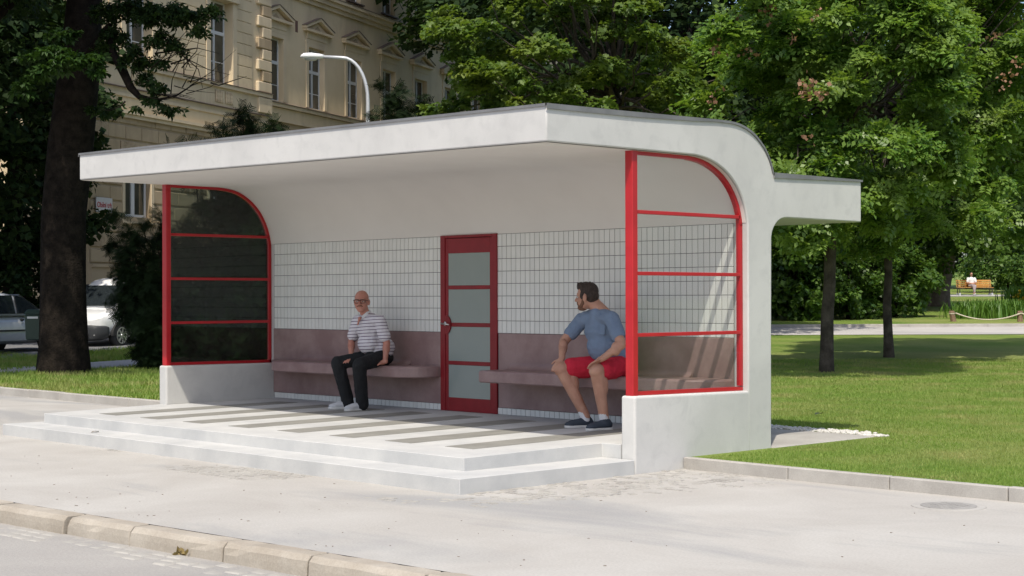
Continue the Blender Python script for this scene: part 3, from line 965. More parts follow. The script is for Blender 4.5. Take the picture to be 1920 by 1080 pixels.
# --- great chestnut on the left, leaf and bark darkened for its shade
cb = Vector((-18.82, 5.68, 0.08))
rgc = np.random.default_rng(2)
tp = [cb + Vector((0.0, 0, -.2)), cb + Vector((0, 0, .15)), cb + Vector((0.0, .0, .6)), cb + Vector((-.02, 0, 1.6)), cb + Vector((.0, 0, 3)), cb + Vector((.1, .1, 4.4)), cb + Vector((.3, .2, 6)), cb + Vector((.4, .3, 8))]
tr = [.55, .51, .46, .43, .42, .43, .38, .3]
def chest_extra(root, rg, clumps):
    # low bough reaching over to the right, then bare twigs
    def at(x, y, D=29.5): return px_at(x, y, D)
    mb = MB()
    mb.tube([cb + Vector((.1, .05, 5.6)), at(205, 50), at(212, 100, 29.3), at(232, 135, 29.2), at(246, 165, 29.0), at(262, 182, 29.0), at(300, 190, 29)], [.12, .075, .07, .085, .075, .055, .03], 7)
    mb.tube([at(232, 135, 29.2), at(222, 118, 29.4), at(212, 95, 29.5), at(214, 60, 29.6), at(220, 20, 29.6)], [.07, .06, .05, .035, .02], 7)
    mb.tube([at(262, 182, 29), at(300, 186, 28.9), at(330, 180, 28.9), at(360, 160, 28.8), at(392, 148, 28.8)], [.03, .022, .018, .012, .006], 5)
    rr = random.Random(4)
    for _ in range(26):
        x0 = rr.uniform(270, 360); y0 = rr.uniform(95, 185); x1 = x0 + rr.uniform(10, 90); y1 = y0 + rr.uniform(-70, 25)
        mx, my = (x0 + x1) / 2 + rr.uniform(-12, 12), (y0 + y1) / 2 + rr.uniform(-10, 10)
        D = 29 + rr.uniform(-.6, .6)
        mb.tube([at(x0, y0, D), at(mx, my, D + .1), at(x1, y1, D)], [.012, .008, .003], 4)
    for (pts) in ([(300, 60), (320, 85), (350, 110), (390, 130), (430, 140)], [(290, 100), (330, 95), (370, 90), (410, 100)], [(320, 120), (350, 110), (372, 130), (380, 165)], [(395, 155), (410, 160), (440, 150), (463, 143)], [(235, 190), (225, 200), (205, 207), (185, 205)]):
        mb.tube([at(x, y, 28.9) for x, y in pts], np.linspace(.018, .004, len(pts)), 5)
    mb.build('bough', M_bark, root, True)
    # leaf fans of the low bough
    cl = []
    for (x, y, r, D) in ((200, 20, .35, 29.5), (240, 10, .4, 29.3), (280, 25, .4, 29.2), (320, 20, .42, 29.0), (355, 30, .34, 28.9), (375, 55, .22, 28.8), (215, 60, .25, 29.4), (300, 70, .28, 29), (255, 95, .25, 29.1), (240, 115, .22, 29.1),
                         (265, 120, .24, 29), (290, 115, .22, 29), (275, 145, .22, 29), (300, 165, .18, 28.9), (280, 185, .2, 28.9), (310, 205, .18, 28.8), (335, 205, .12, 28.8), (255, 205, .14, 28.9), (195, 215, .16, 29.2), (178, 205, .14, 29.2), (345, 100, .14, 28.9), (325, 85, .2, 28.9), (395, 20, .25, 29), (230, 75, .2, 29.3), (190, 85, .2, 29.3)):
        p = at(x, y, D); cl.append((p.x, p.y, p.z, r))
    cl = np.array(cl)
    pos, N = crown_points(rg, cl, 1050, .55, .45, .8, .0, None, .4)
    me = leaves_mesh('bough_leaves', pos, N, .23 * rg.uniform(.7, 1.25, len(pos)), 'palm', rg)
    link('bough_leaves', me, M_l_shaded, root)
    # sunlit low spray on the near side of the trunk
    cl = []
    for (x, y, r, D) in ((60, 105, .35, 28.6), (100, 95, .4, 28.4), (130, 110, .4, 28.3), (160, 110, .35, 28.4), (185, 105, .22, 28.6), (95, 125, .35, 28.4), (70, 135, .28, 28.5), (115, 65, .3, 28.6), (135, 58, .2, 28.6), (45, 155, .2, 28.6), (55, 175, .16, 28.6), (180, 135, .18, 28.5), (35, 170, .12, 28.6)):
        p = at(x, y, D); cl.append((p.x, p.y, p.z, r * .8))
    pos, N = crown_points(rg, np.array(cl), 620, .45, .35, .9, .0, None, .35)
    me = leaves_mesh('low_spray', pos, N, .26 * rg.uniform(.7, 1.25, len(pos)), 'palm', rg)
    link('low_spray', me, M_l_chest, root)  # undarkened leaf colour, so the spray looks sunlit
cc = np.concatenate([ellipsoid_clumps(rgc, (cb.x + .6, cb.y - 3.4, 10.4), (5.0, 5.0, 3.6), 270, .95, .3, .1),  # crown lobes above the view, shaped to shade trunk and background
                     ellipsoid_clumps(rgc, (cb.x - 4.4, cb.y - 9.2, 9.6), (4.6, 4.6, 4.2), 150, .95, .35, .1),  # unseen lobe set out toward the sun to cast shade
                     ellipsoid_clumps(rgc, (cb.x - .6, cb.y - 2.2, 8.8), (3.0, 3.0, 3.0), 70, .8, .3, .1)])
# keep the air in front of the low bough open
cc2 = ellipsoid_clumps(rgc, (cb.x - 4.6, cb.y - 3.2, 4.9), (2.4, 2.4, 1.9), 60, .6, .3, .12)
_d = (cc[:, 0] - CAM.x) * FH.x + (cc[:, 1] - CAM.y) * FH.y
_s = ((cc[:, 0] - CAM.x) * RT0.x + (cc[:, 1] - CAM.y) * RT0.y) / _d * 2984.5 + 960
_y = 559 - (cc[:, 2] - cc[:, 3] * .9 - CAM.z) / _d * 2984.5
cc = cc[~((_y > -20) & (_s + cc[:, 3] / _d * 2984 > 150))]
for (_x, _y2) in ((60, 105), (105, 100), (150, 105), (100, 130), (125, 65), (50, 150), (180, 110)):   # openings that let the sun reach the low spray
    _p = np.array(px_at(_x, _y2, 28.4)); _v = cc[:, :3] - _p; _sd = np.array(SUN)
    _q = _v - (_v @ _sd)[:, None] * _sd
    cc = cc[~((np.linalg.norm(_q, axis=1) < cc[:, 3] * .75 + .1) & (_v @ _sd > .4))]
cc = cc[~((cc[:, 2] < 7.2) & ((cc[:, 0] - cb.x) * RT.x + (cc[:, 1] - cb.y) * RT.y > -0.3))]
tree('chestnut_tree', 'huge chestnut tree with a thick shade-darkened trunk beside the parked cars', 'tree', tuple(cb), tp, tr, [cc, cc2], M_l_shaded, M_bark, 30000, .34, 'palm', 21, tilt=.5, flat=.5, nlimb=22, limb_r=.13, n_side=16, extra=chest_extra)

# --- maple in front of the house, behind the shelter roof
mbp = px_at(1150, 560, 34.0); mbp.z = gz(mbp.x, mbp.y)
def cl_px(lst):
    out = []
    for (x, y, D, r) in lst:
        p = px_at(x, y, D); out.append((p.x, p.y, p.z, r))
    return np.array(out)
rgm = np.random.default_rng(9)
lst = []
for _ in range(150):
    x = rgm.uniform(830, 1380); y = rgm.uniform(-260, 250)
    w = 1 - abs((x - 1085) / 300)
    if rgm.uniform() > w * 1.5 + (.25 if y > 100 else 0): continue
    if x < 905 and y < 30 and rgm.uniform() < .5: continue
    if 1230 < x and y < 70: continue
    if 985 < x < 1060 and 10 < y < 90 and rgm.uniform() < .75: continue
    lst.append((x, y, 33.5 + rgm.uniform(-2.6, 2.6), rgm.uniform(.3, .62)))
for (x, y) in ((835, 20), (850, 45), (870, 75), (860, 100), (880, 130), (855, 190), (900, 160), (840, 215), (930, 190), (815, 205), (1000, 200), (1280, 190), (1330, 200), (905, 45), (945, 30)):
    lst.append((x, y, 32.5 + rgm.uniform(-1, 1), .38))
tree('maple_tree', 'bright green maple tree spreading above the shelter roof in front of the house', 'tree', tuple(mbp), bent(mbp, mbp + Vector((.1, 0, 5.6)), 3), [.24, .22, .2, .19, .18, .17, .15, .12], [cl_px(lst)], M_l_maple, M_bark2, 21000, .17, 'maple', 33, tilt=.4, flat=.38, up=1.0, out=.25, droop=.3, nlimb=60, limb_r=.06)

# --- deep shade trees behind the maple, their shade put into the leaf colour
def shade_tree(x, D, h, w, seed, label, ybase=None, mat=M_l_shaded, n=20000, sz=.21, shape='broad', lowz=1.0, cat='tree', name='shade_tree', k=110):
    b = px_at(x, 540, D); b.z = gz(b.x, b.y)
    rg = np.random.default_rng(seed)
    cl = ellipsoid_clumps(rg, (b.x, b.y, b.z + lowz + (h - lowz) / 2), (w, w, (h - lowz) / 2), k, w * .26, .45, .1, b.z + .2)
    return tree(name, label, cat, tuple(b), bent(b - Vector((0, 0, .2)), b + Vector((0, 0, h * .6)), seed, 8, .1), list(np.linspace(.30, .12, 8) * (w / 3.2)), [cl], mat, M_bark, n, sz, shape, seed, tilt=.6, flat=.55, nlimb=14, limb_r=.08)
GB = 'dark trees filling the park behind the shelter'
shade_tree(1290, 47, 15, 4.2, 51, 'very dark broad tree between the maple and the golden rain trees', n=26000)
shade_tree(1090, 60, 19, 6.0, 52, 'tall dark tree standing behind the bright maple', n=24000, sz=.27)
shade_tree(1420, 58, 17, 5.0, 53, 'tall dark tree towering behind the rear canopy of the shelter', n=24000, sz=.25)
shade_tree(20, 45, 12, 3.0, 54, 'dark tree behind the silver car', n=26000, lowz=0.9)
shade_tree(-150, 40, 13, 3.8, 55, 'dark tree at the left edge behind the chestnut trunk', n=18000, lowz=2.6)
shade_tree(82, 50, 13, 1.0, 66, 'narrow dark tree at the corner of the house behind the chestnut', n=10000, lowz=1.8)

# --- golden rain trees on the lawn (brown seed pods)
def pods(spots):
    def ex(root, rg, clumps):
        P_ = []
        for (x, y, D, r, n) in spots:
            c = px_at(x, y, D - .9)
            for _ in range(int(n * 1.5)): P_.append((c.x + rg.normal(0, r), c.y + rg.normal(0, r), c.z + rg.normal(0, r * 1.1)))
        P_ = np.array(P_); N = unit(rg.normal(size=P_.shape))
        tag(link('seed_pods', leaves_mesh('seed_pods', P_, N, .085 * rg.uniform(.7, 1.2, len(P_)), 'broad', rg), M_pod, root), kind='stuff')
    return ex
t1 = Vector((-8.47, 15.88, gz(-8.47, 15.88)))
rg1 = np.random.default_rng(14); lst = []
for _ in range(230):
    x = rg1.uniform(1310, 1800); y = rg1.uniform(-140, 470)
    # uneven outline: narrow at the left bottom, hollow in the middle
    if x < 1400 and (y < 40 or y > 330): continue
    if x < 1340 and y > 260: continue
    if y > 360 and not (1450 < x < 1720): continue
    if 1590 < x < 1720 and 40 < y < 330 and rg1.uniform() < .8: continue
    D = 29.2 + rg1.uniform(-2.6, 2.3)
    lst.append((x, y, D, rg1.uniform(.25, .5)))
T1 = bent(t1 - Vector((0, 0, .2)), px_at(1563, 230, 30.2), 6, 9, .03)
tree('golden_rain_tree', 'nearer lawn tree with pinnate leaves and brown pods, trunk just right of the shelter', 'tree', tuple(t1), T1, [.16, .13, .12, .115, .11, .105, .10, .08, .06], [cl_px(lst)], M_l_rain, M_bark2, 19000, .275, 'pinnate', 15, 'slender golden rain trees on the lawn', tilt=.45, flat=.45, up=.95, out=.3, droop=.35, nlimb=46, limb_r=.045,
     extra=pods([(1510, 165, 27.6, .09, 26), (1535, 175, 27.6, .07, 16), (1345, 85, 28, .07, 10), (1375, 65, 28.2, .08, 12), (1400, 95, 28, .07, 9), (1440, 20, 28, .06, 7), (1340, 180, 27.6, .06, 8), (1530, 25, 28, .05, 6), (1490, 70, 27.8, .05, 6), (1440, 40, 28, .05, 5), (1385, 40, 28, .05, 6), (1520, 255, 27.5, .05, 5)]))
t2 = Vector((-10.55, 21.2, gz(-10.55, 21.2)))
lst = []
for _ in range(240):
    x = rg1.uniform(1500, 2000); y = rg1.uniform(-170, 470)
    if x < 1560 and y < 250 and rg1.uniform() < .6: continue
    if y > 300 and x > 1880 and rg1.uniform() < .6: continue
    if y > 400 and rg1.uniform() < .6: continue
    if 1600 < x < 1730 and 60 < y < 330 and rg1.uniform() < .65: continue
    lst.append((x, y, 35.2 + rg1.uniform(-2.8, 2.6), rg1.uniform(.3, .62)))
T2 = bent(t2 - Vector((0, 0, .2)), px_at(1660, 230, 35.2), 8, 9, .03)
tree('golden_rain_tree', 'farther lawn tree with pinnate leaves, thin dark trunk between the first tree and the bench', 'tree', tuple(t2), T2, [.14, .105, .095, .09, .09, .09, .08, .07, .06], [cl_px(lst)], M_l_rain, M_bark2, 19000, .30, 'pinnate', 16, 'slender golden rain trees on the lawn', tilt=.45, flat=.45, up=.95, out=.3, droop=.35, nlimb=46, limb_r=.05,
     extra=pods([(1720, 55, 33, .06, 7), (1752, 70, 33, .07, 8), (1866, 65, 33, .06, 7), (1885, 150, 33, .10, 14), (1905, 120, 33, .07, 8), (1790, 12, 33, .06, 7), (1800, 265, 33, .06, 6), (1710, 215, 33, .05, 5)]))

# --- lime tree with the leaning trunk by the bench, and the trees round it
lb = Vector((-29.3, 54.0, gz(-29.3, 54.0)))
lst = []
for _ in range(230):
    x = rg1.uniform(1610, 1990); y = rg1.uniform(60, 520)
    if y > 470 and x > 1760: continue
    if y > 500: continue
    lst.append((x, y, 68 + rg1.uniform(-6, 5), rg1.uniform(.6, 1.2)))
LT = [lb + Vector((0, 0, -.3)), lb + Vector((0, 0, .2)), lb + Vector((.05, .05, .8)), lb + Vector((.2, .2, 1.8)), lb + Vector((.4, .4, 3.4)), lb + Vector((.7, .7, 6)), lb + Vector((.9, 1, 8))]
def lean_fork(root, rg, cl):
    MB().tube([lb + Vector((-.45, -.5, -.3)), lb + Vector((-.4, -.45, .4)), lb + Vector((-.3, -.35, 1.6)), lb + Vector((-.1, -.2, 3.2))], [.5, .36, .3, .25], 10).build('second_stem', M_bark3, root, True)
tree('lime_tree', 'old lime tree with a leaning double trunk left of the park bench', 'tree', tuple(lb), LT, [.72, .55, .46, .42, .40, .36, .3], [cl_px(lst)], M_l_lime, M_bark3, 28000, .21, 'broad', 17, tilt=.5, flat=.5, nlimb=24, limb_r=.12, extra=lean_fork)
shade_tree(1825, 112, 16, 6.5, 56, 'dark tree directly behind the seated woman on the bench', n=9000, sz=.5)
shade_tree(1975, 104, 17, 5.0, 57, 'dark tree at the right edge behind the bench', n=12000, sz=.42, lowz=3.0)
shade_tree(2030, 62, 20, 6.5, 61, 'tall tree high at the upper right behind the golden rain trees', n=22000, sz=.28, lowz=8.0, mat=M_l_lime)
shade_tree(960, 66, 22, 5.0, 62, 'tall dark tree over the far end of the house', n=16000, sz=.3, lowz=9.0)
shade_tree(1630, 88, 14, 5.0, 58, 'dark tree between the bushes and the leaning lime', n=8000, sz=.45)
shade_tree(1560, 76, 16, 6.0, 59, 'dark tree behind the two bushes along the path', n=9000, sz=.42)

def bush(x, y, D, w, h, seed, label, mat, n, sz, shape='oval', group=None, cat='bush', name='bush', k=60, dep=None):
    b = px_at(x, y, D); b.z = gz(b.x, b.y)
    rg = np.random.default_rng(seed)
    cl = ellipsoid_clumps(rg, (b.x, b.y, b.z + h * .48), (w, dep or w, h * .5), k, w * .27, .5, .14, b.z + .05)
    tree(name, label, cat, tuple(b), [b, b + Vector((0, 0, h * .35)), b + Vector((.05, 0, h * .6))], [.07, .05, .03], [cl], mat, M_bark, n, sz, shape, seed, group, tilt=.65, flat=.6, nlimb=10, limb_r=.03)
bush(1490, 600, 56, 1.5, 3.6, 70, 'dark green bush nearest the shelter beyond the park path', M_l_bush, 6500, .20, 'broad')
bush(1590, 600, 57, 1.6, 3.0, 71, 'broad leafy bush between the two lawn trunks beyond the path', M_l_bush, 7500, .18)
bush(1680, 595, 59, 1.5, 2.9, 72, 'green rounded bush right of the second lawn trunk', M_l_bush, 6500, .20)
bush(1560, 560, 66, 3.6, 5.5, 73, 'tall dark thicket behind the bushes of the path', M_l_shaded, 9000, .28, 'broad')
bush(1890, 555, 99, 3.2, 3.4, 74, 'light green hedge bush right of the park bench', M_l_bush, 6000, .26, 'oval')
bush(1960, 560, 93, 2.4, 3.0, 75, 'bush at the right edge beside the hedge', M_l_bush, 4000, .26, 'oval')

bush(45, 560, 43.5, 1.3, 3.4, 76, 'shade-darkened bush behind the silver car', M_l_shaded, 6000, .2)
# --- yews behind the left end of the shelter
def yew(x, D, tops, seed, label, n, mat=M_l_dark):
    b = px_at(x, 560, D); b.z = gz(b.x, b.y)
    rg = np.random.default_rng(seed); cl = []
    for (tx, ty, bx, by, r) in tops:      # arms drawn from the bottom to a tip
        a = px_at(bx, by, D + rg.uniform(-.5, .5)); c = px_at(tx, ty, D + rg.uniform(-.6, .6))
        k = max(3, int((c - a).length / .28))
        for i in range(k + 1):
            t = i / k; p = a.lerp(c, t); rr = r * (1 - .6 * t)
            cl.append((p.x + rg.normal(0, .08), p.y + rg.normal(0, .12), p.z + rg.normal(0, .05), rr))
    tree('yew_bush', label, 'bush', tuple(b), [b, b + Vector((0, 0, 1.0)), b + Vector((.05, 0, 1.9))], [.1, .08, .05], [np.array(cl)], mat, M_bark, n * 2, .20, 'needle', seed, 'dark yews around the shelter', tilt=.7, flat=.7, up=.6, out=.5, droop=.35, nlimb=14, limb_r=.03)
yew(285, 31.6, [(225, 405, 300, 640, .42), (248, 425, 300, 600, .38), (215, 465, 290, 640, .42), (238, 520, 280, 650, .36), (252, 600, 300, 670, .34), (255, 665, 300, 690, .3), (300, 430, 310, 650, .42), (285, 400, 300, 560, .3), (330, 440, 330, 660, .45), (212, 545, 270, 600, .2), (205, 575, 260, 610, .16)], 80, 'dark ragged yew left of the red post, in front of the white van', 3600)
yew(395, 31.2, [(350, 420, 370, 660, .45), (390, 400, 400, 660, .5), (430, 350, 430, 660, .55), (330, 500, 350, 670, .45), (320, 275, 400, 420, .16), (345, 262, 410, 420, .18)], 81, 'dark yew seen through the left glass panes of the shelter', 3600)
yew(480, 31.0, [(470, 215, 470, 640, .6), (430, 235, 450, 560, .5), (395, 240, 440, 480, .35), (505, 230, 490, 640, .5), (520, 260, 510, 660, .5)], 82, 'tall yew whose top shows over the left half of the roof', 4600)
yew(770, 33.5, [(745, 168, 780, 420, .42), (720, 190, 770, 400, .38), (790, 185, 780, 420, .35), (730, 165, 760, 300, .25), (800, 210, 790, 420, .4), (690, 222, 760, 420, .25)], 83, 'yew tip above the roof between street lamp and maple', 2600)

# --- iris clumps in the roped bed
def iris(x, y, D, w, n, seed, label, h=.74):
    b = px_at(x, y, D); b.z = gz(b.x, b.y)
    rg = np.random.default_rng(seed)
    P_ = np.stack([b.x + rg.normal(0, w, n) * RT.x + rg.normal(0, .5, n) * FH.x, b.y + rg.normal(0, w, n) * RT.y + rg.normal(0, .5, n) * FH.y, np.full(n, b.z)], 1)
    a = rg.uniform(0, 2 * PI, n); hh = h * rg.uniform(.5, 1.1, n); ln = rg.uniform(.1, .5, n) * hh; wd = .022
    ux, uy = np.cos(a), np.sin(a)
    V = np.empty((n, 6, 3))
    for j, (t, k) in enumerate(((0, 1), (.6, 1.0), (1, .15))):
        cx = P_[:, 0] + ux * ln * t * t; cy = P_[:, 1] + uy * ln * t * t; cz = P_[:, 2] + hh * (t - .12 * t * t)
        V[:, 2 * j] = np.stack([cx - uy * wd * k, cy + ux * wd * k, cz], 1)
        V[:, 2 * j + 1] = np.stack([cx + uy * wd * k, cy - ux * wd * k, cz], 1)
    F = (np.array([(0, 1, 3, 2), (2, 3, 5, 4)])[None] + (np.arange(n) * 6)[:, None, None]).reshape(-1, 4)
    o = empty('iris_plant', tuple(b), label=label, cat='plant', group='iris clumps in the roped bed')
    link('leaves', numpy_mesh('leaves', V.reshape(-1, 3) - np.array(b), F, 4), M_iris, o)['kind'] = 'stuff'
iris(1838, 602, 57.5, .55, 700, 90, 'sword leaved iris clump just right of the left rope post')
iris(1905, 602, 57.5, .45, 650, 91, 'sword leaved iris clump behind the right rope post')
iris(1870, 585, 63, .9, 500, 92, 'iris clump farther back in the roped bed', .6)
iris(1915, 562, 77, .5, 420, 93, 'tall iris clump with yellow flowers beside the wooden post', .9)
for i, (x, y) in enumerate(((1906, 556), (1918, 560), (1912, 548))):
    p = px_at(x, y, 76)
    rg = np.random.default_rng(i); n = 9
    me = leaves_mesh('flower', rg.normal(0, .06, (n, 3)), unit(rg.normal(size=(n, 3))), np.full(n, .14), 'broad', rg)
    lab = ('lowest', 'rightmost', 'topmost')[i]
    o = link('yellow_flower', me, mat_plain('yellow petals', (.65, .45, .02), .6) if i == 0 else bpy.data.materials['yellow petals'], loc=tuple(p))
    tag(o, lab + ' of the three yellow blooms on the tall iris beside the wooden post', 'flower', 'yellow iris blooms')
# ------------------------------------------------------------------ apartment house
def mat_plaster(name, a, b, st):
    t = NT(name); co = t.coord()
    col = t.mix(t.ramp(t.noise(co, .5, 5, .6, .4), [(.35, 0), (.65, 1)]), a, b)
    col = t.mix(t.ramp(t.noise(t.vscale(co, (1, 1, .35)), 1.2, 5, .65, .5), [(.5, 0), (.68, .55)]), col, st)
    return t.done(t.bsdf(col, .9, t.bump(t.noise(co, 25, 3), .15, .01), 0, .2))
M_plast = mat_plaster('ochre plaster', (.62, .50, .33), (.68, .56, .385), (.50, .40, .27))
M_trim = mat_plaster('pale ochre trim', (.61, .50, .345), (.67, .555, .39), (.46, .37, .26))
M_rust = mat_plaster('brown rusticated stone', (.38, .295, .19), (.48, .375, .25), (.28, .215, .145))
M_wfr = mat_plain('white window paint', (.62, .63, .64), .5)
M_pane = NT('dark window pane')
def _pane():
    t = M_pane; co = t.coord()
    col = t.mix(t.ramp(t.noise(co, .8, 3), [(.4, 0), (.6, 1)]), (.03, .035, .03), (.085, .08, .06))
    return t.done(t.bsdf(col, .06, None, 0, .6))
M_pane = _pane()
M_curt = mat_plain('pale curtain', (.34, .33, .30), .9)
M_tin = mat_plain('brown tin ledge', (.14, .105, .09), .7)

HB = Vector((-39.65, 24.65, 0))
ha = math.atan2(TS.y, TS.x)                # local x runs along the facade, local y goes into the house
house = empty('apartment_house', tuple(HB), ha, label='long ochre plaster house with pedimented windows and a rusticated ground floor', cat='house')
GZ0 = 0.3
def hb(name, mat, *boxes, bevel=0, parent=None):
    m = MB()
    for b in boxes: m.box(*b)
    return m.build(name, mat, parent or house, bevel=bevel)
# facades are built as strips round the window openings
def wall_with_openings(name, mat, u0, u1, z0, z1, y0, y1, ops):
    """ops: list of (ua,ub,za,zb) sorted, one row"""
    m = MB(); cur = u0
    for (a, b, c, d) in ops:
        m.box(cur, a, y0, y1, z0, z1)
        if c > z0: m.box(a, b, y0, y1, z0, c)
        if d < z1: m.box(a, b, y0, y1, d, z1)
        cur = b
    m.box(cur, u1, y0, y1, z0, z1)
    return m.build(name, mat, house)
WN = 14; PITCH = 3.21; WH = .63
cent = [1.0 + PITCH * k for k in range(WN)]
U1 = cent[-1] + 2.0
ops1 = [(c - WH, c + WH, 8.95, 11.33) for c in cent]
ops2 = [(c - .6, c + .6, 13.72, 15.9) for c in cent]
wall_with_openings('wall', M_plast, 0.2, U1, 8.86, 13.05, 0, .4, ops1)
wall_with_openings('wall', M_plast, 0.2, U1, 13.05, 18, 0, .4, ops2)
wall_with_openings('wall', M_rust, 0.2, U1, GZ0, 8.2, .02, .4, [(c - .6, c + .6, 3.9, 6.0) for c in cent])
hb('wall', M_plast, (0.2, U1, -.02, .4, 8.2, 8.70))
hb('wall', M_plast, (-10.5, U1, 6, 10, GZ0, 17.5), (-10.5, -10.1, .5, 6, GZ0, 17.5), (U1 - .3, U1, .4, 6, GZ0, 17.5))
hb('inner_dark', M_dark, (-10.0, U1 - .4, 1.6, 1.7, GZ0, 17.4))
hb('roof', M_tin, (-10.9, U1 + .4, -1.0, 10.4, 18.0, 18.4))
hb('string_course', M_trim, (.2, U1, -.12, -.0, 8.72, 8.85), (.2, U1, -.06, -.021, 8.18, 8.30))
hb('ledge_tin', M_tin, (.2, U1, -.16, -.001, 8.852, 8.872))
hb('cornice', M_trim, (.2, U1, -.10, -.001, 13.0, 13.16), (.2, U1, -.20, -.001, 13.162, 13.34), (.2, U1, -.30, -.001, 13.342, 13.46))
hb('ledge_tin', M_tin, (.2, U1, -.32, -.001, 13.462, 13.482))
random.seed(8)
def window(uc, w, z0, z1, y, sill=True, parent=None):
    zt = z0 + (z1 - z0) * .62; f = .06
    fr = hb('window', M_wfr, (uc - w, uc - w + f, y, y + .07, z0, z1), (uc + w - f, uc + w, y, y + .07, z0, z1), (uc - w + f, uc + w - f, y, y + .07, z1 - f, z1), (uc - w + f, uc + w - f, y, y + .07, z0, z0 + f),
            (uc - w + f, uc + w - f, y - .015, y + .07, zt - .07, zt + .05), (uc - .045, uc + .045, y - .012, y + .068, z0 + f, zt - .07), (uc - .04, uc + .04, y - .01, y + .068, zt + .05, z1 - f),
            (uc - w + f, uc - .045, y + .01, y + .06, z0 + (zt - z0) * .42 - .015, z0 + (zt - z0) * .42 + .015), (uc + .045, uc + w - f, y + .01, y + .06, z0 + (zt - z0) * .42 - .015, z0 + (zt - z0) * .42 + .015))
    for (a, b, c, d) in ((uc - w + f, uc - .045, z0 + f, zt - .07), (uc + .045, uc + w - f, z0 + f, zt - .07), (uc - w + f, uc - .04, zt + .05, z1 - f), (uc + .04, uc + w - f, zt + .05, z1 - f)):
        hb('pane', M_pane, (a, b, y + .03, y + .038, c, d), parent=fr)
    if random.random() < .6:
        m = MB(); n = 9; side = random.choice((-1, 1)); a = uc + side * .3
        v = []; ff = []
        for i in range(n):
            x = a - .22 + .44 * i / (n - 1); v += [(x, y + .12 + .02 * (i % 2), z0 + .05), (x, y + .12 + .02 * (i % 2), z1 - .05)]
        for i in range(n - 1): ff.append((2 * i, 2 * i + 2, 2 * i + 3, 2 * i + 1))
        m.add(v, ff).build('curtain', M_curt, fr, fix=False)
    return fr
def pediment(c, zb):
    m = MB()
    m.box(c - .86, c + .86, -.035, -.001, zb, zb + .14)
    m.box(c - .80, c + .80, -.06, -.001, zb + .142, zb + .40)
    m.box(c - 1.06, c + 1.06, -.20, -.001, zb + .402, zb + .50)
    # raking cornices
    for s in (-1, 1):
        m.hexa([(c + s * 1.10, -.22, zb + .502), (c, -.22, zb + .90), (c, -.001, zb + .90), (c + s * 1.10, -.001, zb + .502), (c + s * 1.10, -.22, zb + .60), (c, -.22, zb + 1.02), (c, -.001, zb + 1.02), (c + s * 1.10, -.001, zb + .60)])
    m.prism([(c - .86, -.05, zb + .502), (c + .86, -.05, zb + .502), (c, -.05, zb + .84)], [(c - .86, -.001, zb + .502), (c + .86, -.001, zb + .502), (c, -.001, zb + .84)])
    p = m.build('pediment', M_trim, house)
    v = []
    m2 = MB()
    for s in (-1, 1):
        m2.hexa([(c + s * 1.14, -.25, zb + .602), (c, -.25, zb + 1.022), (c, .0, zb + 1.022), (c + s * 1.14, .0, zb + .602), (c + s * 1.14, -.25, zb + .615), (c, -.25, zb + 1.036), (c, .0, zb + 1.036), (c + s * 1.14, .0, zb + .615)])
    m2.build('pediment_tin', M_tin, p)
    MB().prism([(c - .30, -.075, zb + .52), (c + .30, -.075, zb + .52), (c, -.075, zb + .70)], [(c - .30, -.051, zb + .52), (c + .30, -.051, zb + .52), (c, -.051, zb + .70)]).build('pediment_ornament', M_rust, p)
for k, c in enumerate(cent):
    window(c, WH - .005, 8.955, 11.325, .2)
    # profiled surround
    hb('window_surround', M_trim, (c - WH - .2, c - WH - .001, -.03, -.001, 8.95, 11.5), (c + WH + .001, c + WH + .2, -.03, -.001, 8.95, 11.5), (c - WH, c + WH, -.03, -.001, 11.332, 11.5))
    pediment(c, 11.502)
    window(c, .595, 13.725, 15.895, .2)
    hb('sill', M_tin, (c - .75, c + .75, -.12, .19, 13.66, 13.715))
for c in cent[:10]:
    window(c, .595, 3.905, 5.995, .2)
hb('stain', mat_plain('bare brick patch', (.16, .09, .07), .95), (2.55, 2.75, -.004, -.001, 11.75, 12.2))

